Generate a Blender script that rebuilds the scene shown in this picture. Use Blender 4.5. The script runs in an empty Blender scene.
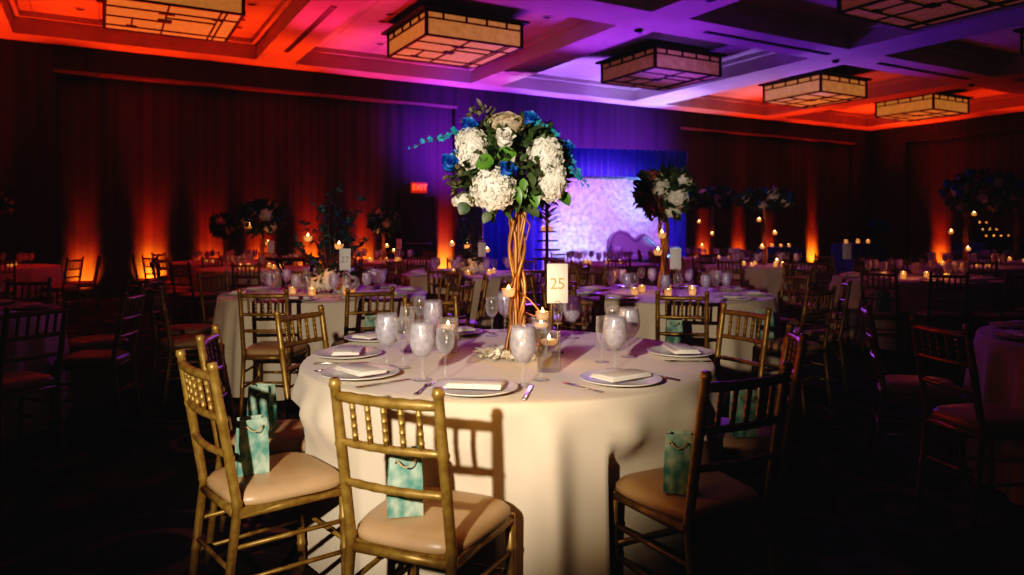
import bpy, bmesh, math, random
from mathutils import Vector, Matrix, noise
PI = math.pi
R = math.radians
sc = bpy.context.scene
COL = sc.collection
rnd = random.Random(7)
KEYOBJ = {}
def reg(k, o):
    KEYOBJ[k] = o.name
    return o
SKIP = set((t, k, x) for t, k, xs in (
    ('chair', 't14', ('right end', 'right front')),
    ('chair', 't15', ('near side', 'right end', 'right front', 'near right corner')),
    ('chair', 't16', ('left end',)),
    ('chair', 't7', ('near side', 'near left corner')),
    ('goblet', 't11', (0, 1, 2, 3, 4, 5, 6, 7, 8)),
    ('goblet', 't15', (0, 5, 6, 7, 8)),
    ('goblet', 't6', (0, 1, 2, 3, 4, 6, 7)),
    ('goblet', 't7', (0, 1, 2, 7, 8)),
    ('napkin', 't11', ('near left corner', 'left front', 'far side', 'far right corner', 'right end', 'right front', 'near side')),
    ('napkin', 't2', ('near left corner', 'far side')),
    ('napkin', 't3', ('near side',)),
    ('napkin', 't6', ('near side', 'left front', 'left end', 'far left corner', 'near right corner')),
    ('napkin', 't9', ('right back', 'right end')),
    ('plate', 't11', ('near left corner', 'left front', 'far side', 'far right corner', 'right end', 'right front', 'near side')),
    ('plate', 't6', ('near side', 'left front', 'left end', 'far left corner', 'near right corner')),
    ('plate', 't9', ('far side',)),
    ('tea', 't11', (0, 1, 2, 3, 4, 5)),
    ('tea', 't13', (0, 1, 3)),
    ('tea', 't14', (0, 1, 3)),
    ('tea', 't15', (0, 5)),
    ('tea', 't16', (1,)),
    ('tea', 't2', (2,)),
    ('tea', 't5', (2,)),
    ('tea', 't6', (0, 1, 2, 3, 4, 5)),
    ('tea', 't7', (1, 2, 3, 4)),
    ('tea', 't9', (1,)),
    ('wine', 't11', (0, 1, 2, 3, 4, 5, 6, 7, 8)),
    ('wine', 't14', (5,)),
    ('wine', 't15', (0, 6, 7, 8)),
    ('wine', 't5', (4,)),
    ('wine', 't6', (0, 1, 2, 3, 4, 6, 7)),
    ('wine', 't7', (0, 1, 2, 3, 8)),
    ('wine', 't9', (4,)),
) for x in xs)   # repeats that the photograph shows nothing of

# ------------------------------------------------------------------ helpers
class MB:
    def __init__(s):
        s.v = []; s.f = []; s.sm = []
    def add(s, vs, fs, smooth=False, M=None):
        o = len(s.v)
        for p in vs:
            p = Vector(p)
            if M is not None: p = M @ p
            s.v.append(p)
        for f in fs:
            s.f.append([i + o for i in f]); s.sm.append(smooth)
    def box(s, c, d, M=None, rz=0.0):
        x, y, z = d[0] / 2, d[1] / 2, d[2] / 2
        m = Matrix.Translation(c) @ Matrix.Rotation(rz, 4, 'Z')
        if M is not None: m = M @ m
        vs = [(-x, -y, -z), (x, -y, -z), (x, y, -z), (-x, y, -z), (-x, -y, z), (x, -y, z), (x, y, z), (-x, y, z)]
        s.add(vs, [(0, 3, 2, 1), (4, 5, 6, 7), (0, 1, 5, 4), (1, 2, 6, 5), (2, 3, 7, 6), (3, 0, 4, 7)], False, m)
    def tube(s, pts, r, n=8, cap=True, M=None):
        pts = [Vector(p) for p in pts]
        rs = r if isinstance(r, (list, tuple)) else [r] * len(pts)
        vs = []; fs = []
        ref = None
        for i, p in enumerate(pts):
            t = (pts[min(i + 1, len(pts) - 1)] - pts[max(i - 1, 0)]).normalized()
            if ref is None:
                ref = t.orthogonal().normalized()
            a = (ref - t * ref.dot(t))
            a = a.normalized() if a.length > 1e-6 else t.orthogonal().normalized()
            ref = a
            b = t.cross(a)
            for k in range(n):
                q = 2 * PI * k / n
                vs.append(p + (a * math.cos(q) + b * math.sin(q)) * rs[i])
        for i in range(len(pts) - 1):
            for k in range(n):
                k2 = (k + 1) % n
                fs.append((i * n + k, i * n + k2, (i + 1) * n + k2, (i + 1) * n + k))
        if cap:
            fs.append(tuple(range(n - 1, -1, -1)))
            fs.append(tuple((len(pts) - 1) * n + k for k in range(n)))
        s.add(vs, fs, True, M)
    def lathe(s, prof, n=24, c=(0, 0, 0), M=None, smooth=True):
        vs = []; fs = []; idx = []
        for (r, z) in prof:
            if r < 1e-5:
                idx.append([len(vs)]); vs.append((c[0], c[1], c[2] + z))
            else:
                idx.append(list(range(len(vs), len(vs) + n)))
                for k in range(n):
                    q = 2 * PI * k / n
                    vs.append((c[0] + r * math.cos(q), c[1] + r * math.sin(q), c[2] + z))
        for i in range(len(prof) - 1):
            A, B = idx[i], idx[i + 1]
            if len(A) == 1 and len(B) == 1: continue
            for k in range(n):
                k2 = (k + 1) % n
                if len(A) == 1: fs.append((A[0], B[k2], B[k]))
                elif len(B) == 1: fs.append((A[k], A[k2], B[0]))
                else: fs.append((A[k], A[k2], B[k2], B[k]))
        s.add(vs, fs, smooth, M)
    def rbox(s, c, d, rad, M=None, seg=3):
        bm = bmesh.new()
        bmesh.ops.create_cube(bm, size=1.0)
        for v in bm.verts:
            v.co = Vector((v.co.x * d[0], v.co.y * d[1], v.co.z * d[2]))
        bmesh.ops.bevel(bm, geom=list(bm.edges), offset=rad, segments=seg, affect='EDGES', profile=0.5)
        m = Matrix.Translation(c)
        if M is not None: m = M @ m
        bm.verts.index_update()
        s.add([v.co.copy() for v in bm.verts], [[v.index for v in f.verts] for f in bm.faces], True, m)
        bm.free()
    def quad(s, a, b, c, d, smooth=False):
        s.add([a, b, c, d], [(0, 1, 2, 3)], smooth)
    def leaf(s, p, dirv, up, L, W, fold=0.18):
        dirv = Vector(dirv).normalized(); up = Vector(up)
        sd = dirv.cross(up)
        sd = sd.normalized() if sd.length > 1e-5 else dirv.orthogonal().normalized()
        nn = sd.cross(dirv).normalized()
        p = Vector(p)
        vs = [p, p + dirv * L * .3 + sd * W * .5 + nn * W * fold, p + dirv * L * .7 + sd * W * .42 + nn * W * fold, p + dirv * L - nn * L * .1,
              p + dirv * L * .7 - sd * W * .42 + nn * W * fold, p + dirv * L * .3 - sd * W * .5 + nn * W * fold, p + dirv * L * .5]
        s.add(vs, [(0, 1, 6), (1, 2, 6), (2, 3, 6), (3, 4, 6), (4, 5, 6), (5, 0, 6)], True)
    def mesh(s, name):
        me = bpy.data.meshes.new(name)
        me.from_pydata([tuple(v) for v in s.v], [], s.f)
        me.polygons.foreach_set('use_smooth', s.sm)
        me.update()
        return me
    def build(s, name, mat, parent=None, loc=(0, 0, 0), rz=0.0):
        return link(name, s.mesh(name), mat, parent, loc, rz)

def link(name, me, mat, parent=None, loc=(0, 0, 0), rz=0.0):
    if mat is not None and len(me.materials) == 0:
        for m in (mat if isinstance(mat, (list, tuple)) else [mat]): me.materials.append(m)
    o = bpy.data.objects.new(name, me)
    COL.objects.link(o)
    o.location = loc; o.rotation_euler = (0, 0, rz)
    if parent is not None: o.parent = parent
    return o

def tag(o, label=None, cat=None, group=None, kind=None):
    if label: o['label'] = label
    if cat: o['category'] = cat
    if group: o['group'] = group
    if kind: o['kind'] = kind
    return o

def empty(name, loc=(0, 0, 0), rz=0.0, label=None, cat=None, group=None):
    o = bpy.data.objects.new(name, None)
    COL.objects.link(o); o.location = loc; o.rotation_euler = (0, 0, rz)
    o.empty_display_size = .1
    return tag(o, label, cat, group)

def dup(root, loc, rz, label, group=None, kids=None, scale=None):
    r = root.copy(); COL.objects.link(r)
    r.location = loc; r.rotation_euler = (0, 0, rz)
    if scale: r.scale = (scale, scale, scale)
    tag(r, label, None, group)
    for ch in KIDS[root.name]:
        c = ch.copy(); COL.objects.link(c); c.parent = r
        for g in KIDS.get(ch.name, []):
            d = g.copy(); COL.objects.link(d); d.parent = c
    return r
KIDS = {}
class Proto:
    """first placement moves the original, later ones copy it"""
    def __init__(s, root):
        s.root = root; s.used = False
        for o in list(COL.objects):
            if o.parent is not None and (o.parent is root or o.parent.parent is root):
                l = KIDS.setdefault(o.parent.name, [])
                if o not in l: l.append(o)
        KIDS.setdefault(root.name, [])
    def place(s, loc, rz, label, group=None, scale=None):
        if not s.used:
            s.used = True
            s.root.location = loc; s.root.rotation_euler = (0, 0, rz)
            if scale: s.root.scale = (scale,) * 3
            tag(s.root, label, None, group)
            return s.root
        return dup(s.root, loc, rz, label, group, scale=scale)

# ------------------------------------------------------------------ materials
def mat(name, col, rough=.5, metal=0.0, trans=0.0, emis=None, estr=0.0, spec=.5, ior=1.45, sheen=0.0):
    m = bpy.data.materials.new(name); m.use_nodes = True
    b = m.node_tree.nodes['Principled BSDF']
    b.inputs['Base Color'].default_value = (*col, 1)
    b.inputs['Roughness'].default_value = rough
    b.inputs['Metallic'].default_value = metal
    b.inputs['Transmission Weight'].default_value = trans
    b.inputs['Specular IOR Level'].default_value = spec
    b.inputs['IOR'].default_value = ior
    b.inputs['Sheen Weight'].default_value = sheen
    if emis:
        b.inputs['Emission Color'].default_value = (*emis, 1)
        b.inputs['Emission Strength'].default_value = estr
    return m
def N(m, t, **kw):
    n = m.node_tree.nodes.new(t)
    for k, v in kw.items():
        if k in n.inputs.keys(): n.inputs[k].default_value = v
        else: setattr(n, k, v)
    return n
def L(m, a, b): m.node_tree.links.new(a, b)
def bsdf(m): return m.node_tree.nodes['Principled BSDF']
def noisy(m, c1, c2, scale=8, detail=4, bump=0.0, coord='Object', stretch=(1, 1, 1), contrast=(.35, .65), bscale=None):
    tc = N(m, 'ShaderNodeTexCoord'); mp = N(m, 'ShaderNodeMapping'); mp.inputs['Scale'].default_value = stretch
    L(m, tc.outputs[coord], mp.inputs['Vector'])
    nz = N(m, 'ShaderNodeTexNoise', Scale=scale, Detail=detail)
    L(m, mp.outputs[0], nz.inputs['Vector'])
    cr = N(m, 'ShaderNodeValToRGB')
    cr.color_ramp.elements[0].position = contrast[0]; cr.color_ramp.elements[1].position = contrast[1]
    cr.color_ramp.elements[0].color = (*c1, 1); cr.color_ramp.elements[1].color = (*c2, 1)
    L(m, nz.outputs['Fac'], cr.inputs['Fac']); L(m, cr.outputs['Color'], bsdf(m).inputs['Base Color'])
    if bump:
        n2 = nz
        if bscale:
            n2 = N(m, 'ShaderNodeTexNoise', Scale=bscale, Detail=2); L(m, mp.outputs[0], n2.inputs['Vector'])
        bp = N(m, 'ShaderNodeBump', Strength=bump, Distance=.01)
        L(m, n2.outputs['Fac'], bp.inputs['Height']); L(m, bp.outputs[0], bsdf(m).inputs['Normal'])
    return m

M = {}
M['gold'] = noisy(mat('gold_paint', (.4, .25, .07), .40, .42), (.23, .135, .036), (.35, .22, .066), 30)
M['vinyl'] = noisy(mat('tan_vinyl', (.6, .42, .26), .36), (.40, .25, .135), (.48, .31, .175), 5, bump=.05, bscale=90)
M['cloth'] = noisy(mat('ivory_cloth', (.72, .6, .45), .85, sheen=.2), (.66, .56, .43), (.74, .63, .49), 3, bump=.06, bscale=400)
M['napkin'] = noisy(mat('napkin_linen', (.85, .8, .72), .85), (.78, .72, .64), (.86, .8, .72), 12, bump=.1, bscale=200)
M['porcelain'] = mat('porcelain', (.85, .84, .83), .18)
M['silver'] = mat('cutlery_steel', (.6, .56, .52), .22, 1.0)
M['wire'] = mat('dark_wire', (.25, .2, .16), .35, .9)
def thin_glass(name, tint, k):
    m = bpy.data.materials.new(name); m.use_nodes = True
    nt = m.node_tree; nt.nodes.remove(nt.nodes['Principled BSDF'])
    tr = N(m, 'ShaderNodeBsdfTransparent'); tr.inputs[0].default_value = (*tint, 1)
    gl = N(m, 'ShaderNodeBsdfGlossy', Roughness=.13)
    lw = N(m, 'ShaderNodeLayerWeight', Blend=k)
    df = N(m, 'ShaderNodeBsdfDiffuse'); df.inputs[0].default_value = (.95, .92, .95, 1)  # white veil mixed in at glass edges, in place of bright reflections
    gd = N(m, 'ShaderNodeMixShader'); gd.inputs[0].default_value = .5; L(m, gl.outputs[0], gd.inputs[1]); L(m, df.outputs[0], gd.inputs[2])
    mx = N(m, 'ShaderNodeMixShader'); ml = N(m, 'ShaderNodeMath', operation='MULTIPLY'); ml.operation = 'MULTIPLY_ADD'; ml.inputs[1].default_value = .6; ml.inputs[2].default_value = .035; L(m, lw.outputs['Facing'], ml.inputs[0]); L(m, ml.outputs[0], mx.inputs[0]); L(m, tr.outputs[0], mx.inputs[1]); L(m, gd.outputs[0], mx.inputs[2])
    L(m, mx.outputs[0], nt.nodes['Material Output'].inputs['Surface'])
    return m
M['glass'] = thin_glass('clear_glass', (.985, .985, .99), .33)
def iced():
    m = bpy.data.materials.new('iced_water'); m.use_nodes = True
    nt = m.node_tree; nt.nodes.remove(nt.nodes['Principled BSDF'])
    tc = N(m, 'ShaderNodeTexCoord'); nz = N(m, 'ShaderNodeTexNoise', Scale=48, Detail=3); L(m, tc.outputs['Object'], nz.inputs['Vector'])
    cr = N(m, 'ShaderNodeValToRGB'); cr.color_ramp.elements[0].position = .38; cr.color_ramp.elements[1].position = .6
    cr.color_ramp.elements[0].color = (.62, .62, .62, 1); cr.color_ramp.elements[1].color = (.97, .97, .97, 1); L(m, nz.outputs['Fac'], cr.inputs['Fac'])
    bp = N(m, 'ShaderNodeBump', Strength=.8, Distance=.01); L(m, nz.outputs['Fac'], bp.inputs['Height'])
    df = N(m, 'ShaderNodeBsdfDiffuse'); df.inputs[0].default_value = (.95, .93, .95, 1); L(m, bp.outputs[0], df.inputs['Normal'])
    tl = N(m, 'ShaderNodeBsdfTranslucent'); tl.inputs[0].default_value = (.9, .86, 1, 1); L(m, bp.outputs[0], tl.inputs['Normal'])
    a = N(m, 'ShaderNodeMixShader'); a.inputs[0].default_value = .45; L(m, df.outputs[0], a.inputs[1]); L(m, tl.outputs[0], a.inputs[2])
    gl = N(m, 'ShaderNodeBsdfGlossy', Roughness=.15); L(m, bp.outputs[0], gl.inputs['Normal'])
    b = N(m, 'ShaderNodeMixShader'); b.inputs[0].default_value = .12; L(m, a.outputs[0], b.inputs[1]); L(m, gl.outputs[0], b.inputs[2])
    tr = N(m, 'ShaderNodeBsdfTransparent'); tr.inputs[0].default_value = (.93, .92, .97, 1)
    c = N(m, 'ShaderNodeMixShader'); L(m, cr.outputs[0], c.inputs[0]); L(m, tr.outputs[0], c.inputs[1]); L(m, b.outputs[0], c.inputs[2])
    L(m, c.outputs[0], nt.nodes['Material Output'].inputs['Surface'])
    return m
M['ice'] = iced()
M['water'] = thin_glass('water', (.97, .97, .985), .2)
M['wax'] = mat('white_wax', (.95, .75, .5), .5, emis=(1, .42, .12), estr=.55)  # flame light in the wax put in as emission
M['flame'] = mat('candle_flame', (1, .7, .3), .5, emis=(1, .55, .17), estr=26)
M['votive'] = mat('votive_glass', (1, .9, .75), .15, trans=.6, emis=(1, .42, .1), estr=.16)  # candle glow put into the cup as faint emission
M['willow'] = noisy(mat('copper_willow', (.45, .24, .09), .38, .45), (.22, .09, .035), (.56, .28, .12), 14, stretch=(1, 1, .3), bump=.3)
M['hydrangea'] = noisy(mat('white_hydrangea', (.9, .86, .72), .7), (.88, .84, .70), (.98, .96, .90), 25)
M['hydrangea_shade'] = noisy(mat('antique_hydrangea', (.7, .6, .45), .7), (.50, .36, .22), (.80, .72, .54), 22)
M['rose'] = mat('white_rose', (.9, .85, .78), .6)
M['rose_mauve'] = mat('mauve_rose', (.45, .16, .14), .6)
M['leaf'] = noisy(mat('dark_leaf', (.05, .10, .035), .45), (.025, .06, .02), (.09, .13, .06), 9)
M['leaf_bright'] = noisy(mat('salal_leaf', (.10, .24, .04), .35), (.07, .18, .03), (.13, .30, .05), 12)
M['leaf_grey'] = noisy(mat('seeded_eucalyptus', (.15, .16, .1), .6), (.10, .11, .07), (.22, .2, .13), 18)
M['blue'] = noisy(mat('blue_petal', (.04, .12, .6), .5), (.02, .05, .5), (.03, .3, .65), 30)
M['teal_petal'] = noisy(mat('teal_orchid', (.03, .35, .5), .5), (.02, .16, .55), (.05, .5, .5), 40)
M['card'] = mat('white_card', (.88, .85, .8), .7)
M['gold_ink'] = mat('gold_ink', (.5, .38, .12), .4, .3)
M['grey_ink'] = mat('grey_ink', (.4, .36, .3), .6)
M['bag'] = noisy(mat('teal_marbled_paper', (.2, .5, .42), .55), (.07, .24, .20), (.40, .50, .40), 26, 5, stretch=(1, 1, .7), contrast=(.38, .62))
M['cord'] = mat('jute_cord', (.5, .35, .18), .8)
M['wood'] = noisy(mat('dark_wood', (.06, .03, .02), .4), (.035, .016, .01), (.08, .04, .025), 6, stretch=(6, 6, .5))
M['black'] = mat('matt_black', (.012, .011, .011), .5)
M['lens'] = mat('uplight_lens', (.9, .2, .05), .3, emis=(1, .15, .02), estr=2.0)
M['white_metal'] = mat('white_enamel', (.75, .74, .72), .4)
M['sofa'] = mat('shaded_leatherette', (.17, .13, .19), .45)  # white loveseat's shade put into this dark violet base colour
M['drape_blue'] = noisy(mat('blue_satin_drape', (.05, .06, .5), .4, sheen=.5), (.03, .035, .42), (.07, .08, .55), 2, stretch=(8, 8, .3))
M['drape_dark'] = noisy(mat('navy_tablecloth', (.08, .06, .22), .6), (.06, .05, .2), (.1, .08, .26), 4)
M['bloom_wall'] = noisy(mat('flower_wall_petal', (.8, .76, .8), .7), (.55, .5, .56), (.9, .86, .9), 9)
M['exit_red'] = mat('exit_letters', (1, .1, .03), .5, emis=(1, .10, .02), estr=2.2)
M['exit_face'] = mat('exit_face', (.3, .02, .01), .5, emis=(1, .06, .01), estr=.45)
for k in ('flame', 'wax', 'votive', 'exit_red', 'exit_face', 'lens'):
    M[k].cycles.emission_sampling = 'NONE'

def carpet():
    m = mat('patterned_carpet', (.02, .01, .008), .95, spec=.05)
    tc = N(m, 'ShaderNodeTexCoord')
    vo = N(m, 'ShaderNodeTexVoronoi', Scale=1.5); L(m, tc.outputs['Object'], vo.inputs['Vector'])
    w = N(m, 'ShaderNodeMath', operation='MULTIPLY'); w.inputs[1].default_value = 20.0
    L(m, vo.outputs['Distance'], w.inputs[0])
    sn = N(m, 'ShaderNodeMath', operation='SINE'); L(m, w.outputs[0], sn.inputs[0])
    nz = N(m, 'ShaderNodeTexNoise', Scale=2.5, Detail=3); L(m, tc.outputs['Object'], nz.inputs['Vector'])
    ml = N(m, 'ShaderNodeMath', operation='MULTIPLY'); L(m, sn.outputs[0], ml.inputs[0]); L(m, nz.outputs['Fac'], ml.inputs[1])
    cr = N(m, 'ShaderNodeValToRGB'); e = cr.color_ramp.elements
    e[0].position = .30; e[0].color = (.03, .016, .013, 1); e[1].position = .5; e[1].color = (.17, .075, .05, 1)
    L(m, ml.outputs[0], cr.inputs['Fac']); L(m, cr.outputs['Color'], bsdf(m).inputs['Base Color'])
    n2 = N(m, 'ShaderNodeTexNoise', Scale=220, Detail=1); L(m, tc.outputs['Object'], n2.inputs['Vector'])
    bp = N(m, 'ShaderNodeBump', Strength=.4, Distance=.01); L(m, n2.outputs['Fac'], bp.inputs['Height']); L(m, bp.outputs[0], bsdf(m).inputs['Normal'])
    return m
M['carpet'] = carpet()

def stripes(name, c1, c2, per, rough=.8, bump=.4):
    """fabric wall covering with vertical folds (along local x)"""
    m = mat(name, c1, rough)
    tc = N(m, 'ShaderNodeTexCoord')
    sp = N(m, 'ShaderNodeSeparateXYZ'); L(m, tc.outputs['Object'], sp.inputs[0])
    ad = N(m, 'ShaderNodeMath', operation='ADD'); L(m, sp.outputs[0], ad.inputs[0]); L(m, sp.outputs[1], ad.inputs[1])
    nz = N(m, 'ShaderNodeTexNoise', Detail=3, Scale=1.0, noise_dimensions='1D')
    mu = N(m, 'ShaderNodeMath', operation='MULTIPLY'); mu.inputs[1].default_value = 1.0 / per
    L(m, ad.outputs[0], mu.inputs[0]); L(m, mu.outputs[0], nz.inputs['W'])
    cr = N(m, 'ShaderNodeValToRGB'); cr.color_ramp.elements[0].position = .35; cr.color_ramp.elements[1].position = .62
    cr.color_ramp.elements[0].color = (*c1, 1); cr.color_ramp.elements[1].color = (*c2, 1)
    L(m, nz.outputs['Fac'], cr.inputs['Fac']); L(m, cr.outputs[0], bsdf(m).inputs['Base Color'])
    bp = N(m, 'ShaderNodeBump', Strength=bump, Distance=.04); L(m, nz.outputs['Fac'], bp.inputs['Height']); L(m, bp.outputs[0], bsdf(m).inputs['Normal'])
    return m
M['wall'] = stripes('wall_fabric', (.030, .022, .022), (.045, .034, .034), .22)
M['wall_panel'] = stripes('wall_panel_fabric', (.036, .027, .027), (.062, .046, .044), .16, bump=.6)
M['ceiling'] = noisy(mat('ceiling_paint', (.6, .56, .52), .9), (.56, .52, .48), (.62, .58, .54), 2)
def tiles():
    m = mat('ceiling_panel', (.6, .56, .52), .9)
    tc = N(m, 'ShaderNodeTexCoord')
    br = N(m, 'ShaderNodeTexBrick', Scale=1.0, offset=0.0)
    br.inputs['Mortar Size'].default_value = .008; br.inputs['Brick Width'].default_value = 1.05; br.inputs['Row Height'].default_value = 1.05
    br.inputs['Color1'].default_value = (.58, .54, .5, 1); br.inputs['Color2'].default_value = (.62, .58, .54, 1); br.inputs['Mortar'].default_value = (.3, .26, .24, 1)
    L(m, tc.outputs['Object'], br.inputs['Vector']); L(m, br.outputs['Color'], bsdf(m).inputs['Base Color'])
    return m
M['ceiling_panel'] = tiles()
def paper(name, strength):
    m = mat(name, (.62, .40, .20), .6, emis=(1, .38, .10), estr=strength)
    tc = N(m, 'ShaderNodeTexCoord'); nz = N(m, 'ShaderNodeTexNoise', Scale=9, Detail=4); L(m, tc.outputs['Object'], nz.inputs['Vector'])
    cr = N(m, 'ShaderNodeValToRGB'); e = cr.color_ramp.elements
    e[0].position = .3; e[0].color = (.46, .30, .15, 1); e[1].position = .7; e[1].color = (.66, .45, .24, 1)
    L(m, nz.outputs['Fac'], cr.inputs['Fac']); L(m, cr.outputs[0], bsdf(m).inputs['Base Color'])
    m.cycles.emission_sampling = 'NONE'
    return m
M['paper'] = paper('lantern_paper', .3); M['paper_dim'] = paper('lantern_paper_dim', .06)
M['frame_dark'] = mat('lantern_frame', (.02, .013, .01), .5)
M['trim'] = mat('painted_trim', (.2, .15, .13), .6)

# ------------------------------------------------------------------ place: camera and the room frame
F = 730.0; H = 1.34
cam = bpy.data.cameras.new('camera'); co = bpy.data.objects.new('camera', cam); COL.objects.link(co)
co.location = (0, 0, H); co.rotation_euler = (R(90), 0, 0)
cam.sensor_width = 36; cam.lens = F / 1024 * 36; cam.shift_y = -(287.5 - 230) / 1024
cam.dof.use_dof = True; cam.dof.focus_distance = 3.1; cam.dof.aperture_fstop = 2.8
cam.clip_start = .05; cam.clip_end = 100
sc.camera = co
def at(px, D, z=0.0): return Vector(((px - 512) / F * D, D, z))
YAW = R(29.5)
CORNER = Vector((12.9, 26.25, 0))
d_ = Vector((math.cos(YAW), math.sin(YAW), 0)); n_ = Vector((math.sin(YAW), -math.cos(YAW), 0))
def W(u, v, z=0.0): return CORNER + d_ * u + n_ * v + Vector((0, 0, z))
RM = Matrix.Translation(CORNER) @ Matrix.Rotation(YAW, 4, 'Z')      # local x = u, local y = -v
def pxu(px):
    s = (px - 512) / F
    return (s * 26.25 - 12.9) / (.8704 - .4924 * s)
def rbuild(mb, name, m, kind='structure', parent=None):
    o = mb.build(name, m, parent)
    if parent is None:
        o.location = CORNER; o.rotation_euler = (0, 0, YAW)
        if kind: o['kind'] = kind
    return o
UL, VF, HC, HP = -33.0, 24.0, 4.9, 5.3

mb = MB(); mb.quad((UL, -VF, 0), (0, -VF, 0), (0, 0, 0), (UL, 0, 0)); rbuild(mb, 'floor', M['carpet'])

def wall_strip(mb, pan, a, b, recs, zrec, dep, axis, off):
    """a wall along one axis with sunken fabric panels"""
    def P(t, z, k): return (t, off + k, z) if axis == 'x' else (off + k, t, z)
    cur = a
    for (p, q) in recs:
        mb.quad(P(cur, 0, 0), P(p, 0, 0), P(p, zrec, 0), P(cur, zrec, 0))
        pan.quad(P(p, 0, dep), P(q, 0, dep), P(q, zrec, dep), P(p, zrec, dep))
        mb.quad(P(p, 0, 0), P(p, 0, dep), P(p, zrec, dep), P(p, zrec, 0))
        mb.quad(P(q, 0, dep), P(q, 0, 0), P(q, zrec, 0), P(q, zrec, dep))
        mb.quad(P(p, zrec, dep), P(q, zrec, dep), P(q, zrec, 0), P(p, zrec, 0))
        cur = q
    mb.quad(P(cur, 0, 0), P(b, 0, 0), P(b, zrec, 0), P(cur, zrec, 0))
    mb.quad(P(a, zrec, 0), P(b, zrec, 0), P(b, HP + .1, 0), P(a, HP + .1, 0))
mb = MB(); pn = MB()
wall_strip(mb, pn, UL, 0, [(-24.87, -16.45), (-9.0, -1.0)], 4.36, .16, 'x', 0.0)
wb = rbuild(mb, 'wall_back', M['wall']); pn.build('wall_panel', M['wall_panel'], wb)
mb = MB(); pn = MB()
wall_strip(mb, pn, -VF, 0, [(-10.5, -1.3)], 4.36, .16, 'y', 0.0)
wr = rbuild(mb, 'wall_right', M['wall']); pn.build('wall_panel', M['wall_panel'], wr)
mb = MB(); mb.quad((UL, -VF, 0), (UL, 0, 0), (UL, 0, HP), (UL, -VF, HP)); rbuild(mb, 'wall_left', M['wall'])
mb = MB(); mb.quad((UL, -VF, 0), (0, -VF, 0), (0, -VF, HP), (UL, -VF, HP)); rbuild(mb, 'wall_front', M['wall'])
# thin picture-rail trims above the sunken panels, baseboard
mb = MB(); mb.box((-20.66, -.02, 4.39), (8.5, .05, .06)); mb.box((-5.0, -.02, 4.39), (8.1, .05, .06)); rbuild(mb, 'trim_1', M['trim'])
mb = MB()
for (p, q) in ((UL, pxu(399)), (pxu(435), 0)): mb.box(((p + q) / 2, -.015, .07), (q - p, .03, .14))
rbuild(mb, 'baseboard_back', M['wood'])
mb = MB(); mb.box((-.015, -VF / 2, .07), (.03, VF, .14)); rbuild(mb, 'baseboard_right', M['wood'])

# coffered ceiling
UC = [-28.5, -23.4, -18.4, -13.4, -8.1, -3.2]; VR = [(.6, 6.35), (7.25, 13.0), (13.9, 19.6)]
ub = [UL]; vb = [0.0]
for c in UC: ub += [c - 2.1, c + 2.1]
for (a, b) in VR: vb += [a, b]
ub.append(0.0); vb.append(VF)
so = MB(); pa = MB(); tr = MB()
for i in range(len(ub) - 1):
    for j in range(len(vb) - 1):
        u0, u1, y0, y1 = ub[i], ub[i + 1], -vb[j + 1], -vb[j]
        if i % 2 == 1 and j % 2 == 1:
            pa.quad((u0, y0, HP), (u0, y1, HP), (u1, y1, HP), (u1, y0, HP))
            so.quad((u0, y0, HC), (u1, y0, HC), (u1, y0, HP), (u0, y0, HP)); so.quad((u0, y1, HC), (u0, y1, HP), (u1, y1, HP), (u1, y1, HC))
            so.quad((u0, y0, HC), (u0, y0, HP), (u0, y1, HP), (u0, y1, HC)); so.quad((u1, y0, HC), (u1, y1, HC), (u1, y1, HP), (u1, y0, HP))
            for (cx, cy, sx, sy) in (((u0 + u1) / 2, y0 + .05, u1 - u0, .1), ((u0 + u1) / 2, y1 - .05, u1 - u0, .1), (u0 + .05, (y0 + y1) / 2, .1, y1 - y0 - .2), (u1 - .05, (y0 + y1) / 2, .1, y1 - y0 - .2)):
                tr.box((cx, cy, HP - .05), (sx, sy, .1))
        else:
            so.quad((u0, y0, HC), (u0, y1, HC), (u1, y1, HC), (u1, y0, HC))
ce = rbuild(so, 'ceiling', M['ceiling'])
pa.build('coffer_panel', M['ceiling_panel'], ce); tr.build('coffer_trim', M['ceiling'], ce)

# door and exit sign on the back wall
du = pxu(417.5)
mb = MB()
for (x, w, z, h) in ((-.44, .09, 1.08, 2.16), (.44, .09, 1.08, 2.16), (0, .97, 2.16, .09)): mb.box((x, -.02, z), (w, .34, h))
dr = mb.build('door_1', M['wood']); dr.location = W(du, -.1); dr.rotation_euler = (0, 0, YAW); dr['kind'] = 'structure'
mb = MB(); mb.box((0, -.12, 1.06), (.80, .05, 2.12))
for (zc, h) in ((.55, .7), (1.55, .9)): mb.box((0, -.15, zc), (.54, .015, h))
dl = mb.build('door_leaf', M['wood'], dr)
mb = MB(); mb.box((0, -.19, 1.02), (.68, .03, .05)); mb.box((-.3, -.165, 1.02), (.05, .06, .07)); mb.box((.3, -.165, 1.02), (.05, .06, .07)); mb.build('push_bar', M['silver'], dl)
ex = empty('exit_sign', W(du + .02, .05, 2.22), YAW, 'glowing red EXIT sign above the dark door', 'exit sign')
mb = MB(); mb.rbox((0, 0, .14), (.40, .07, .25), .012); mb.build('housing', M['exit_face'], ex)
def lettering(name, body, size, depth, m, parent, loc, spacing=1.0):
    t = bpy.data.curves.new('lettering', 'FONT'); t.body = body; t.align_x = 'CENTER'; t.align_y = 'CENTER'; t.size = size; t.extrude = depth; t.space_character = spacing
    o = bpy.data.objects.new('lettering', t); COL.objects.link(o); bpy.context.view_layer.update()
    me = bpy.data.meshes.new_from_object(o.evaluated_get(bpy.context.evaluated_depsgraph_get()))
    bpy.data.objects.remove(o); bpy.data.curves.remove(t); me.materials.clear()
    q = link(name, me, m, parent, loc); q.rotation_euler = (R(90), 0, 0)
    return q
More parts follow.
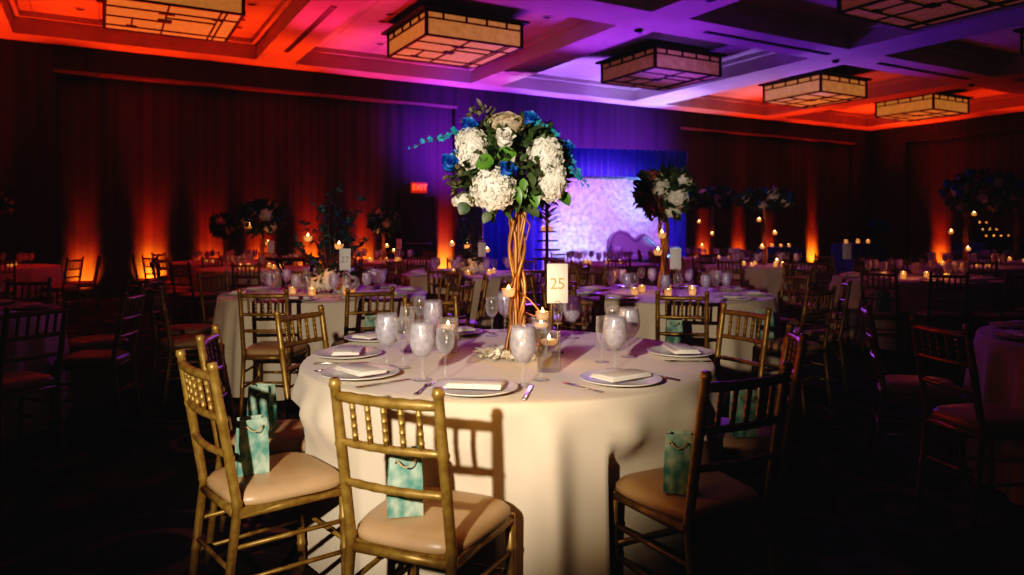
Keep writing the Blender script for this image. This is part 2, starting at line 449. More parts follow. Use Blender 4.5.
lettering('exit_letters', 'EXIT', .19, .004, M['exit_red'], ex, (0, -.042, .14))

# ------------------------------------------------------------------ ceiling lanterns and ceiling fittings
def make_lantern():
    r = empty('ceiling_lantern', label='lantern', cat='ceiling light')
    S, Hh, b = .93, .44, .022
    mb = MB()
    for sx in (-1, 1):
        for sy in (-1, 1): mb.box((sx * S, sy * S, Hh / 2), (.05, .05, Hh))
    def bars_side(M4):
        for z in (.012, .31, Hh - .012): mb.box((0, -S, z), (2 * S, .04, .03 if z != .31 else .022), M4)
        for x in (-.62, -.18, .22, .62): mb.box((x, -S, .37), (.03, .04, .12), M4)
    for k in range(4): bars_side(Matrix.Rotation(k * PI / 2, 4, 'Z'))
    for (x, y, w, h) in ((0, -.5, 2 * S, b), (0, .62, 2 * S, b), (-.1, 0, b, 2 * S), (.62, .0, b, 2 * S), (.70, .0, b, 2 * S), (-.52, .06, .85, b), (-.55, .34, b, .56), (.26, -.2, .74, b)):
        mb.box((x, y, .0), (w, h, .02))
    for (x, y, w, h) in ((-.1, .0, .2, .16), (-.1, -.46, .22, .1), (-.55, .58, .16, .1), (.62, -.48, .16, .08)): mb.box((x, y, -.002), (w, h, .02))
    mb.build('lantern_frame', M['frame_dark'], r)
    for k in range(4):
        mb = MB(); mb.box((0, -S + .012, Hh / 2), (2 * S - .05, .01, Hh - .02), Matrix.Rotation(k * PI / 2, 4, 'Z')); mb.build('side_panel', M['paper'], r)
    mb = MB(); mb.box((0, 0, .014), (2 * S - .05, 2 * S - .05, .01)); mb.build('bottom_panel', M['paper'], r)
    mb = MB(); mb.box((0, 0, Hh + .02), (2 * S + .22, 2 * S + .22, .04)); mb.box((0, 0, (HP - 4.64 + Hh) / 2), (.9, .9, HP - 4.64 - Hh)); mb.build('canopy_plate', M['frame_dark'], r)
    return Proto(r)
lan = make_lantern()
for (u, v, k_, em, lb) in ((-23.15, 3.75, 1.0, 'lit', 'amber paper ceiling lantern in the red ceiling bay, at top left of photo'), (-18.4, 4.1, 1.0, 'lit', 'amber ceiling lantern in the pink ceiling bay, second from the left'),
                   (-13.4, 4.1, .97, 'dim', 'lilac-tinted ceiling lantern in the violet bay above the stage'), (-8.3, 4.1, .92, 'lit', 'ceiling lantern at the edge of the violet and orange ceiling'),
                   (-3.45, 3.95, .91, 'lit', 'smallest amber ceiling lantern, over the far right corner'), (-13.4, 10.2, 1.0, 'dim', 'large dim amber ceiling lantern cut off by the top edge at right'),
                   (-8.1, 10.2, 1.0, 'lit', 'ceiling lantern cut off by the right edge of the photo')):
    o = lan.place(W(u, v, 4.64), YAW, lb, 'square ceiling lanterns')
    if k_ != 1: o.scale = (k_, k_, 1)
    for ch in COL.objects:
        if ch.parent is o and ch.name.startswith(('side_panel', 'bottom_panel')):
            ch.material_slots[0].link = 'OBJECT'; ch.material_slots[0].material = M['paper'] if em == 'lit' else M['paper_dim']
dc = empty('recessed_downlight', label='x', cat='downlight')
mb = MB(); mb.lathe([(.11, 0), (.11, -.012), (.08, -.012), (.08, 0)], 20); mb.build('trim_ring', M['white_metal'], dc)
mb = MB(); mb.lathe([(0, -.004), (.08, -.004)], 20); mb.build('dark_lens', M['black'], dc)
dcp = Proto(dc)
for (px, py, lb) in ((80, 9, 'recessed downlight in the red bay, left of the top left lantern'), (238, 27, 'recessed downlight in the red bay nearest the wall, right of the top left lantern'), (242, 19, 'recessed downlight in the red bay, middle of three right of the lantern'),
                     (252, 4, 'recessed downlight in the red bay, at the top edge right of the lantern'), (390, 14, 'recessed downlight in the pink bay, topmost left of the lantern'), (382, 21, 'recessed downlight in the pink bay, middle one left of the lantern'),
                     (380, 44, 'recessed downlight in the pink bay, lowest left of the lantern'), (547, 17, 'recessed downlight in the violet area right of the pink bay lantern')):
    Y = F * (HP - H) / (230 - py)
    dcp.place(at(px, Y, HP), YAW, lb, 'recessed ceiling downlights')
sv = empty('air_slot', label='x', cat='air vent')
mb = MB(); mb.box((0, 0, -.006), (.10, 3.4, .012)); mb.build('slot_frame', M['black'], sv)
svp = Proto(sv)
for (u, v, rz, lb) in ((-20.9, 3.3, 0, 'thin black air slot in the beam between red and pink bays'), (-13.0, 6.8, PI / 2, 'thin black air slot in the beam in front of the violet bay'),
                       (-8.0, 6.8, PI / 2, 'thin black air slot in the beam in front of the half orange bay'), (-15.9, 9.8, 0, 'thin black air slot in the beam at top centre')):
    svp.place(W(u, v, HC), YAW + rz, lb, 'air slots in the ceiling beams')
se = empty('ceiling_sensor', label='x', cat='sensor')
mb = MB(); mb.lathe([(0, -.05), (.05, -.05), (.075, -.02), (.08, 0)], 16); mb.build('sensor_dome', M['black'], se)
sep = Proto(se)
for (u, v, lb) in ((-15.8, 6.3, 'black sensor dot on the beam left of the violet bay'), (-10.7, 6.5, 'black sensor dot where beams cross right of the violet bay'), (-5.6, 6.5, 'black sensor dot on the beam near the far corner bay')):
    sep.place(W(u, v, HC), 0, lb, 'black ceiling sensors')

# ------------------------------------------------------------------ chairs
def ringed(p0, p1, r, rings=(), n=10, steps=None):
    """straight turned stick with bamboo-like rings"""
    p0, p1 = Vector(p0), Vector(p1)
    ts = {0.0: r, 1.0: r}
    for t in rings:
        for dt, k in ((-.02, 1), (-.012, 1.16), (.012, 1.16), (.02, 1)): ts[max(0, min(1, t + dt))] = r * k
    keys = sorted(ts)
    return [p0.lerp(p1, t) for t in keys], [ts[t] for t in keys]
def back_y(z): return -.19 - max(0, z - .44) * .17
def chair_mesh():
    P = {}
    def stick(name, p0, p1, r, rings=(), n=10):
        mb = P.setdefault(name, [])
        m = MB(); pts, rs = ringed(p0, p1, r, rings, n); m.tube(pts, rs, n); mb.append(m)
    for s in (-1, 1):
        m = MB()
        zs = [0, .1, .2, .21, .22, .44, .45, .46, .6, .72, .73, .74, .85, .895, .902, .909, .92]
        rr = [.013, .015, .015, .018, .015, .016, .019, .016, .016, .016, .019, .016, .015, .015, .0185, .0165, .014]
        pts = [(s * .166, (-.20 - (.44 - z) * .14) if z < .44 else back_y(z) - .0, z) for z in zs]
        pts = [(x, y if z >= .44 else -.19 - (.44 - z) * .12, z) for (x, y, z) in pts]
        m.tube(pts, rr, 12); P.setdefault('back_post', []).append(m)
        stick('front_leg', (s * .185, .19, 0), (s * .185, .175, .43), .0155, (.25, .5, .75), 12)
        for z in (.20, .31): stick('stretcher', (s * .166, -.20 - (.44 - z) * .1, z), (s * .185, .185, z), .0085, (.5,), 8)
    stick('stretcher', (-.185, .183, .24), (.185, .183, .24), .0085, (.33, .66), 8)
    stick('stretcher', (-.166, -.212, .24), (.166, -.212, .24), .0085, (.33, .66), 8)
    for (nm, z, r) in (('top_rail', .870, .0145), ('back_rail', .735, .0115), ('back_rail', .615, .0115)):
        m = MB(); pts = []; rs = []
        for i in range(13):
            t = i / 12; x = -.166 + .332 * t
            pts.append((x, back_y(z) - .018 * math.sin(PI * t), z)); rs.append(r * (1.14 if i in (2, 4, 6, 8, 10) else 1))
        m.tube(pts, rs, 10); P.setdefault(nm, []).append(m)
    for k in range(5):
        x = -.107 + .0535 * k; c = .018 * math.sin(PI * (x + .166) / .332)
        stick('spindle', (x, back_y(.735) - c, .735), (x, back_y(.87) - c, .87), .0082, (.2, .4, .6, .8), 8)
    m = MB()
    for (a, b) in (((-.185, .18), (.185, .18)), ((-.166, -.19), (.166, -.19)), ((-.166, -.19), (-.185, .18)), ((.166, -.19), (.185, .18))):
        m.tube([(a[0], a[1], .415), (b[0], b[1], .415)], .016, 8)
    m.box((0, -.005, .428), (.37, .37, .02)); P['seat_frame'] = [m]
    # cushion: puffed, slightly wider in front
    m = MB(); G = 14; vs = []; fs = []
    def sup(a):
        c, s_ = math.cos(a), math.sin(a)
        return (math.copysign(abs(c) ** .45, c), math.copysign(abs(s_) ** .45, s_))
    prof = [(0, .020), (.45, .019), (.75, .014), (.92, .004), (1.0, -.014), (1.0, -.03), (.96, -.038)]
    rings = []
    for (k, z) in prof:
        ring = []
        for i in range(40):
            x, y = sup(2 * PI * i / 40)
            w = .198 + .018 * y
            ring.append(len(vs)); vs.append((x * w * k, y * .2 * k - .002, .472 + z))
        rings.append(ring)
    for a, b in zip(rings[:-1], rings[1:]):
        for i in range(40): fs.append((a[i], b[i], b[(i + 1) % 40], a[(i + 1) % 40]))
    fs.append(tuple(reversed(rings[-1])))
    m.add(vs, fs, True); P['seat_cushion'] = [m]
    return P
CP = chair_mesh()
def make_chair():
    r = empty('ballroom_chair', label='x', cat='chair')
    for nm, lst in CP.items():
        for m in lst: m.build(nm, M['vinyl'] if nm == 'seat_cushion' else M['gold'], r)
    return Proto(r)
def make_far_chair():
    r = empty('ballroom_chair', label='x', cat='chair')
    fr = MB(); bk = MB()
    for nm, lst in CP.items():
        for m in lst:
            if nm == 'seat_cushion': m.build('seat_cushion', M['vinyl'], r)
            else:
                t = bk if nm in ('top_rail', 'back_rail', 'spindle') else fr
                t.add(m.v, m.f, True)
    fr.build('chair_frame', M['gold'], r); bk.build('backrest', M['gold'], r)
    return Proto(r)
near_chair = make_chair(); far_chair = make_far_chair()

def make_bag():
    r = empty('gift_bag', label='x', cat='gift bag')
    mb = MB(); w, dd, h = .052, .034, .19
    for (zz0, zz1, k0, k1) in ((0, h * .55, 1, .97), (h * .55, h, .97, .86)):
        a = [(-w * k0, -dd * k0, zz0), (w * k0, -dd * k0, zz0), (w * k0, dd * k0, zz0), (-w * k0, dd * k0, zz0)]
        b = [(-w * k1, -dd * k1, zz1), (w * k1, -dd * k1, zz1), (w * k1, dd * k1, zz1), (-w * k1, dd * k1, zz1)]
        mids = []
        for (p, q) in ((0, 1), (2, 3)): mb.quad(a[p], a[q], b[q], b[p])
        for (p, q) in ((1, 2), (3, 0)):
            ma = tuple((a[p][i] + a[q][i]) / 2 * (.8 if i == 0 and zz0 > 0 else 1) for i in range(3)); mc = tuple((b[p][i] + b[q][i]) / 2 * (.66 if i == 0 else 1) for i in range(3))
            mb.quad(a[p], ma, mc, b[p]); mb.quad(ma, a[q], b[q], mc)
        if zz0 == 0: mb.quad(a[3], a[2], a[1], a[0])
    # folded-in paper rim
    k = .86; mb.box((0, -dd * k + .001, h - .012), (2 * w * k, .002, .024)); mb.box((0, dd * k - .001, h - .012), (2 * w * k, .002, .024))
    mb.build('bag_body', M['bag'], r)
    for s in (-1, 1):
        m = MB(); pts = []
        for i in range(13):
            t = i / 12 * PI
            pts.append((.03 * math.cos(t), s * (dd * k + .003 + .03 * math.sin(t)), h - .03 + .05 * math.sin(t) - .055 * math.sin(t) ** 2))
        m.tube(pts, .0022, 6); m.build('cord_handle', M['cord'], r)
    return Proto(r)
bag = make_bag()

# ------------------------------------------------------------------ tableware
def make_goblet(name, kind, n=24):
    r = empty(name, label='x', cat='glass')
    if kind == 'water':
        out = [(0, 0), (.036, 0), (.036, .002), (.012, .006), (.0055, .016), (.005, .05), (.006, .068), (.016, .078), (.031, .094), (.041, .115), (.0455, .14), (.0445, .165), (.040, .19), (.037, .205)]
        inn = [(.0355, .205), (.0385, .19), (.043, .165), (.044, .14), (.0395, .115), (.030, .096), (.015, .081), (0, .079)]
        fill = [(0, .082), (.015, .084), (.029, .098), (.0383, .117), (.0425, .14), (.0415, .164), (.0375, .188), (.0362, .196), (0, .197)]
        top = .2
    elif kind == 'wine':
        out = [(0, 0), (.034, 0), (.034, .002), (.011, .006), (.0045, .014), (.004, .08), (.005, .096), (.016, .106), (.029, .122), (.036, .145), (.037, .165), (.033, .195), (.030, .212)]
        inn = [(.029, .212), (.032, .195), (.0357, .165), (.0347, .145), (.028, .124), (.015, .108), (0, .106)]
        fill = None
    else:
        out = [(0, 0), (.032, 0), (.032, .002), (.01, .006), (.0045, .014), (.004, .06), (.006, .075), (.02, .088), (.026, .11), (.0275, .15), (.026, .19), (.025, .2)]
        inn = [(.024, .2), (.025, .19), (.0263, .15), (.0248, .11), (.019, .09), (0, .088)]
        fill = None
    mb = MB(); mb.lathe(out + inn, n); mb.build('glass_bowl', M['glass'], r)
    if fill: mb = MB(); mb.lathe(fill, n); mb.build('iced_water', M['ice'], r)
    return Proto(r)
gob = make_goblet('water_goblet', 'water', 28); wine = make_goblet('wine_glass', 'wine', 24); flute = make_goblet('champagne_glass', 'flute', 20)
gobf = make_goblet('water_goblet', 'water', 12); winef = make_goblet('wine_glass', 'wine', 10)

def make_plate():
    r = empty('dinner_plate', label='x', cat='plate')
    mb = MB(); mb.lathe([(0, .002), (.08, .002), (.088, 0), (.095, .002), (.146, .013), (.154, .017), (.155, .019), (.151, .019), (.1, .009), (.09, .006), (0, .006)], 40); mb.build('plate_rim', M['porcelain'], r)
    return Proto(r)
plate = make_plate()
def make_napkin():
    r = empty('folded_napkin', label='x', cat='napkin')
    mb = MB(); bm = MB()
    mb.rbox((0, 0, .005), (.205, .122, .010), .0045, seg=3); mb.rbox((.004, .003, .0105), (.197, .115, .006), .0028, seg=3)
    mb.build('napkin_fold', M['napkin'], r)
    bm.rbox((.006, -.012, .0145), (.193, .084, .004), .0018, seg=2); bm.build('top_flap', M['napkin'], r)
    return Proto(r)
nap = make_napkin()
def make_cutlery():
    f = empty('fork', label='x', cat='fork')
    mb = MB()
    hp = [(-.10, .007), (-.09, .0085), (-.03, .005), (.03, .0035), (.045, .006), (.055, .012), (.065, .0125)]
    for (a, b) in zip(hp[:-1], hp[1:]):
        z0 = .004; z1 = .004
        mb.add([(-a[1], a[0], z0), (a[1], a[0], z0), (b[1], b[0], z1), (-b[1], b[0], z1), (-a[1], a[0], z0 + .0025), (a[1], a[0], z0 + .0025), (b[1], b[0], z1 + .0025), (-b[1], b[0], z1 + .0025)],
               [(0, 3, 2, 1), (4, 5, 6, 7), (0, 1, 5, 4), (1, 2, 6, 5), (2, 3, 7, 6), (3, 0, 4, 7)], True)
    for x in (-.0105, -.0035, .0035, .0105): mb.tube([(x, .062, .0052), (x, .085, .004), (x * .95, .108, .007)], [.0018, .0017, .0009], 6)
    mb.build('fork_tines_handle', M['silver'], f)
    k = empty('knife', label='x', cat='knife')
    mb = MB(); mb.rbox((0, -.07, .004), (.015, .10, .006), .002, seg=2); mb.build('knife_handle', M['silver'], k)
    mb = MB(); mb.add([(-.006, -.02, .004), (.006, -.02, .004), (.009, .06, .004), (.004, .115, .004), (-.005, .10, .004), (-.006, -.02, .0065), (.006, -.02, .0065), (.009, .06, .005), (.004, .115, .005), (-.005, .10, .006)],
                      [(0, 4, 3, 2, 1), (5, 6, 7, 8, 9), (0, 1, 6, 5), (1, 2, 7, 6), (2, 3, 8, 7), (3, 4, 9, 8), (4, 0, 5, 9)]); mb.build('knife_blade', M['silver'], k)
    return Proto(f), Proto(k)
fork, knife = make_cutlery()

def flame_mb(h=.022, r=.006):
    mb = MB(); mb.lathe([(0, 0), (r * .7, h * .12), (r, h * .3), (r * .75, h * .55), (r * .3, h * .82), (0, h)], 10); return mb
def make_vase_candle(n=20):
    r = empty('floating_candle_vase', label='x', cat='candle')
    mb = MB(); q = .046; h = .16
    mb.lathe([(0, 0), (q, 0), (q + .002, .004), (q + .002, h), (q - .0015, h), (q - .0015, .012), (0, .012)], n); mb.build('glass_cylinder', M['glass'], r)
    mb = MB(); mb.lathe([(0, .014), (q - .004, .014), (q - .004, h * .72), (0, h * .72)], n); mb.build('water', M['water'], r)
    c = MB(); c.lathe([(0, h * .66), (.026, h * .67), (.036, h * .74), (.035, h * .80), (.03, h * .81), (0, h * .80)], n); cw = c.build('wax_disc', M['wax'], r)
    f = flame_mb(); f.build('flame', M['flame'], cw, (0, 0, h * .81))
    return Proto(r)
vase = make_vase_candle()
def make_votive():
    r = empty('hanging_votive', label='x', cat='candle')
    mb = MB(); mb.lathe([(0, 0), (.018, 0), (.026, .008), (.031, .034), (.033, .036), (.030, .036), (.025, .010), (0, .004)], 20); mb.build('votive_cup', M['votive'], r)
    mb = MB(); mb.lathe([(0, .005), (.024, .010), (.0285, .03), (0, .031)], 18); mb.build('wax', M['wax'], r)
    f = flame_mb(.026, .007); f.build('flame', M['flame'], r, (0, 0, .03))
    mb = MB()
    mb.tube([(.032 * math.cos(t * PI / 8), .032 * math.sin(t * PI / 8), .037) for t in range(17)], .002, 6)
    mb.build('wire_collar', M['willow'], r)
    return Proto(r)
votive = make_votive()
def make_tealight():
    r = empty('tealight_glass', label='x', cat='candle')
    mb = MB(); mb.lathe([(0, 0), (.026, 0), (.032, .02), (.034, .06), (.032, .06), (.029, .02), (0, .006)], 12); mb.build('votive_cup', M['votive'], r)
    mb = MB(); mb.lathe([(0, .006), (.024, .008), (.026, .028), (0, .03)], 10); mb.build('wax', M['wax'], r)
    flame_mb(.035, .012).build('flame', M['flame'], r, (0, 0, .03))
    return Proto(r)
tea = make_tealight()

def make_card(name, text, ornament=True, D=0):
    r = empty(name, label='x', cat='table number card')
    mb = MB(); mb.lathe([(0, 0), (.03, 0), (.03, .004), (.004, .008), (0, .008)], 16)
    mb.tube([(0, .003, .006), (0, .003, .217)], .0022, 6)
    for s in (-1, 1): mb.tube([(.013 * math.cos(t * PI / 8), s * .003, .230 + .013 * math.sin(t * PI / 8)) for t in range(17)], .0016, 6)
    mb.build('wire_holder', M['wire'], r)
    mb = MB(); mb.rbox((0, 0, .325), (.098, .0022, .185), .0008, seg=1); c = mb.build('card', M['card'], r)
    if text:
        lettering('number', text, .075, .0004, M['gold_ink'] if text == '25' else M['grey_ink'], c, (0, -.0016, .321), .95)
    return Proto(r)

# ------------------------------------------------------------------ flowers
FLD = 1.7
def fib(n):
    for i in range(n):
        z = 1 - 2 * (i + .5) / n; q = math.sqrt(1 - z * z); a = i * 2.399963
        yield Vector((q * math.cos(a), q * math.sin(a), z))
def hydrangea_mesh(c, rad, nfl=130, sc_=(1, 1, 1), seed=1):
    g = random.Random(seed); mb = MB(); c = Vector(c)
    nfl = int(nfl * FLD)
    prof = [(math.sin(PI * i / 8) * rad * .86, -math.cos(PI * i / 8) * rad * .86) for i in range(9)]
    Ms = Matrix.Translation(c) @ Matrix.Diagonal((*sc_, 1))
    mb.lathe(prof, 14, M=Ms)
    fs = rad * 4.0 / math.sqrt(nfl)
    for k in range(nfl):
        p = Vector((g.gauss(0, 1), g.gauss(0, 1), g.gauss(0, 1))).normalized()
        nn = (p + Vector((g.uniform(-.55, .55), g.uniform(-.55, .55), g.uniform(-.55, .55)))).normalized()
        a = nn.orthogonal().normalized(); a.rotate(Matrix.Rotation(g.uniform(0, PI), 3, nn)); b = nn.cross(a)
        o = p * rad * g.uniform(.88, 1.04); q = fs * g.uniform(.8, 1.15)
        for (e, f) in ((a, b), (b, -a), (-a, -b), (-b, a)):
            mb.add([o, o + (e + f * .8) * q * .34 + nn * q * .2, o + e * q * .66 + nn * q * .1, o + (e - f * .8) * q * .34 + nn * q * .2], [(0, 1, 2, 3)], False, Ms)
    return mb
def rose_mesh(c, rad, seed=1):
    g = random.Random(seed); mb = MB(); c = Vector(c)
    mb.lathe([(0, -rad * .7), (rad * .55, -rad * .5), (rad * .75, 0), (rad * .5, rad * .5), (0, rad * .62)], 12, c=c)
    for k in range(16):
        a = k * 2.4; rr = rad * (.35 + .65 * k / 16); t = .35 + .9 * k / 16
        e = Vector((math.cos(a) * math.sin(t), math.sin(a) * math.sin(t), math.cos(t)))
        p = c + e * rr * .5
        mb.leaf(p - e * .1 * rad, (e + Vector((0, 0, .5 - .5 * k / 16))), e, rad * .95, rad * .95, -.25)
    return mb
def foliage_mesh(c, rad, n, Lr, Wr, seed, sc_=(1, 1, 1), inner=.45, droop=.1):
    g = random.Random(seed); mb = MB(); c = Vector(c)
    for i in range(n):
        e = Vector((g.gauss(0, 1), g.gauss(0, 1), g.gauss(0, 1))).normalized()
        e = Vector((e.x * sc_[0], e.y * sc_[1], e.z * sc_[2]))
        p = c + e * rad * g.uniform(inner, .92)
        dv = e + Vector((g.uniform(-.7, .7), g.uniform(-.7, .7), g.uniform(-.7, .7) - droop))
        mb.leaf(p, dv, Vector((g.uniform(-1, 1), g.uniform(-1, 1), g.uniform(-1, 1))), g.uniform(*Lr), g.uniform(*Wr))
    return mb
def spray_mesh(pts, nfl, size, seed):
    """orchid spray: thin stem with five-petalled blossoms and buds towards the tip"""
    g = random.Random(seed); st = MB(); fl = MB()
    pts = [Vector(p) for p in pts]
    st.tube(pts, [.004 - .0025 * i / (len(pts) - 1) for i in range(len(pts))], 6)
    for k in range(nfl):
        t = .12 + .88 * k / (nfl - 1) if nfl > 1 else .5
        x = t * (len(pts) - 1); i = min(int(x), len(pts) - 2); p = pts[i].lerp(pts[i + 1], x - i)
        s = size * (1.15 - .75 * t)
        nn = Vector((g.uniform(-.6, .6), -1 + g.uniform(-.2, .6), g.uniform(-.4, .6))).normalized()
        p = p + Vector((g.uniform(-1, 1), g.uniform(-.5, .5), g.uniform(-1, 1))) * size * .35
        a = nn.orthogonal().normalized(); b = nn.cross(a)
        m = 5 if t < .75 else 3
        for j in range(m):
            q = 2 * PI * j / m + .3
            fl.leaf(p, a * math.cos(q) + b * math.sin(q) + nn * (.25 if m == 5 else 1.0), nn, s, s * .75, -.15)
    return st, fl

def willow_sticks(n, z0, z1, r0, rm, r1, thick, seed, turns=.6):
    out = []
    g = random.Random(seed)
    for k in range(n):
        a0 = 2 * PI * k / n + g.uniform(-.3, .3); tw = g.uniform(-turns, turns) * PI; ph = g.uniform(0, 6)
        pts = []; rs = []
        for i in range(23):
            t = i / 22
            r = (r0 + (rm - r0) * t / .3) if t < .3 else (rm + (r1 - rm) * ((t - .3) / .7) ** 2)
            r *= .6 + .4 * math.sin(ph + 9 * t)
            a = a0 + tw * t + .95 * math.sin(ph + 6.5 * t)
            pts.append((r * math.cos(a), r * math.sin(a), z0 + (z1 - z0) * t)); rs.append(thick * (1.1 - .45 * t) * (1 + .12 * math.sin(20 * t + ph)))
        m = MB(); m.tube(pts, rs, 8); out.append(m)
    return out

MAINC = Vector((-.018, 3.34, 0)); TZ = .765
def main_centrepiece():
    base = at(517, 3.34); base.y = 3.34
    r = empty('tall_flower_centrepiece', (base.x, base.y, TZ), 0, 'tall white hydrangea and blue orchid centrepiece on a twisted copper willow trunk on table 25', 'flower centrepiece')
    def q(px, py, dy=0.0): return Vector(((px - 512) / F * (3.34 + dy) - base.x, dy, H - (py - 230) / F * (3.34 + dy) - TZ))
    for m in willow_sticks(13, 0.008, .70, .05, .036, .042, .0088, 5, .55): m.build('willow_branch', M['willow'], r)
    # little twigs that carry the votives
    for (a, b, c) in ((q(520, 262), q(512, 284, -.05), q(508, 290, -.07)), (q(514, 288), q(530, 300, -.06), q(541, 313, -.08)), (q(524, 312), q(534, 316, -.06), q(541, 314, -.08)), (q(520, 210), q(530, 225, -.03), q(526, 240, -.04))):
        m = MB(); m.tube([a, b, c], [.005, .004, .003], 6); m.build('twig', M['willow'], r)
    blooms = [(472, 149, -.10, .072, (1.0, 1, 1.3)), (466, 140, -.02, .05, (1, 1, 1)), (494, 189, -.17, .092, (1.05, 1, 1)), (545, 155, -.14, .078, (1, 1, 1)), (551, 180, -.13, .07, (.95, 1, 1.35)),
              (540, 165, -.02, .08, (1, 1, 1)), (506, 125, -.06, .07, (1.15, 1, .8)), (464, 201, -.07, .045, (1.2, 1, .7)), (510, 150, .17, .09, (1, 1, 1)), (480, 165, .13, .085, (1, 1, 1)), (545, 160, .13, .085, (1, 1, 1))]
    for i, (px, py, dy, rad, s) in enumerate(blooms):
        hydrangea_mesh(q(px, py, dy), rad, 190, s, i + 3).build('hydrangea_bloom', M['hydrangea_shade'] if i in (6, 10) else M['hydrangea'], r)
    b = rose_mesh((0, 0, 0), .05, 4).build('white_rose', M['rose'], r, q(505, 141, -.17)); b.rotation_euler = (R(50), 0, 0)
    for (px, py, dy, s) in ((469, 128, -.08, .042), (449, 165, -.08, .045), (507, 172, -.2, .042), (530, 121, -.05, .04), (459, 160, .1, .045), (566, 150, .0, .04)):
        b = rose_mesh((0, 0, 0), s, int(px)).build('blue_bloom', M['blue'], r, q(px, py, dy)); b.rotation_euler = (R(50), 0, R(10))
    m = foliage_mesh(q(512, 165), .245, 900, (.04, .085), (.022, .042), 11, (1.06, 1, .92), .45); m.build('foliage', M['leaf'], r)
    foliage_mesh(q(468, 182, -.05), .105, 150, (.02, .05), (.012, .026), 13).build('seeded_greenery', M['leaf_grey'], r)
    foliage_mesh(q(482, 122), .08, 90, (.02, .05), (.012, .024), 15).build('seeded_greenery', M['leaf_grey'], r)
    for (px, py, dy, L_, W_, dx, dz) in ((494, 160, -.2, .085, .075, -1, -.25), (497, 155, -.2, .085, .07, 1, .1), (467, 203, -.12, .06, .06, -.5, -.8), (487, 164, -.16, .06, .05, -.3, -1), (533, 190, -.14, .08, .05, .2, -1), (523, 178, -.16, .09, .04, .1, -1), (515, 185, -.17, .09, .035, .3, -1), (528, 205, -.08, .07, .05, .7, -.7), (490, 212, -.08, .06, .045, -.5, -.8), (562, 192, -.05, .07, .05, .5, -.9)):
        m = MB(); p0 = q(px, py, dy); e = Vector((dx, -.25, dz)).normalized(); up = Vector((0, -1, .35)); sd = e.cross(up).normalized(); nn = sd.cross(e)
        rows = []
        vs = []
        for i in range(9):
            t = i / 8; wd = W_ * .5 * (math.sin(PI * t ** .8) ** .75 if 0 < t < 1 else 0) + .0008
            c0 = p0 + e * L_ * t - nn * L_ * .18 * t * t
            vs += [c0 - sd * wd + nn * wd * .22, c0, c0 + sd * wd + nn * wd * .22]
        fs = []
        for i in range(8):
            for j in range(2): fs.append((i * 3 + j, i * 3 + j + 1, i * 3 + j + 4, i * 3 + j + 3))
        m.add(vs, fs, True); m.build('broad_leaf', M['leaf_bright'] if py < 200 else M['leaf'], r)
    for i, pl in enumerate(([q(474, 132, -.06), q(455, 133, -.05), q(440, 138, -.04), q(424, 142, -.03), q(410, 149, -.02)],
                            [q(522, 126, -.05), q(538, 121, -.05), q(552, 130, -.04), q(563, 143, -.04), q(567, 154, -.04)],
                            [q(562, 166, -.05), q(572, 170, -.05), q(581, 178, -.05), q(588, 186, -.04)],
                            [q(556, 150, .02), q(570, 158, .0), q(578, 172, .0), q(582, 185, .0)])):
        st, fl = spray_mesh(pl, 8 if i < 2 else 6, .027, 20 + i)
        o = st.build('orchid_stem', M['leaf'], r); fl.build('orchid_blossom', M['teal_petal'], o)
    # white petals heaped round the foot of the trunk
    g = random.Random(3); m = MB()
    for i in range(420):
        a = g.uniform(0, 2 * PI); rr = .02 + .15 * math.sqrt(g.random())
        if rr * math.cos(a) > .085: continue
        m.leaf((rr * math.cos(a) * 1.15, rr * math.sin(a), 0.012 + g.uniform(0, .016) * (1 - rr / .18)), (g.uniform(-1, 1), g.uniform(-1, 1), g.uniform(-.1, .25)), (0, 0, 1), g.uniform(.025, .045), g.uniform(.02, .032), .2)
    p = m.build('petal_heap', M['hydrangea'], r)
    p['kind'] = 'stuff'
    return base

def tree_proto(seed, rad, trunk, wide=(1, 1, .85), nbl=8, tone=0, off=0.0, bs=(.26, .38)):
    r = empty('tall_flower_centrepiece', label='x', cat='flower centrepiece')
    g = random.Random(seed)
    mm = MB()
    for m in willow_sticks(7, 0.012, trunk + .05, .055, .04, .06, .011, seed): mm.add(m.v, m.f, True)
    mm.build('willow_trunk', M['willow'], r)
    c = Vector((off, 0, trunk + rad * wide[2] * .85))
    foliage_mesh(c, rad * 1.06, 420, (.07, .13), (.04, .075), seed, wide, .45).build('foliage', M['leaf'], r)
    i = 0
    for e in fib(nbl):
        i += 1
        e2 = Vector((e.x * wide[0], e.y * wide[1], e.z * wide[2])) * rad * .72
        rr = rad * g.uniform(*bs)
        hydrangea_mesh(c + e2, rr, 70, (1, 1, .9), seed + i).build('hydrangea_bloom', M['rose_mauve'] if (tone and i % 4 == 2) else (M['hydrangea_shade'] if i % 3 == 1 else M['hydrangea']), r)
    m = MB()
    for k in range(12):
        e = Vector((g.gauss(0, 1), g.gauss(0, 1), g.gauss(0, .8))).normalized()
        m.add(*(lambda f: (f.v, f.f, True))(rose_mesh(c + Vector((e.x * wide[0], e.y * wide[1], e.z * wide[2])) * rad * .92, rad * .13, k)))
    m.build('blue_blossoms', M['blue'], r)
    return Proto(r)
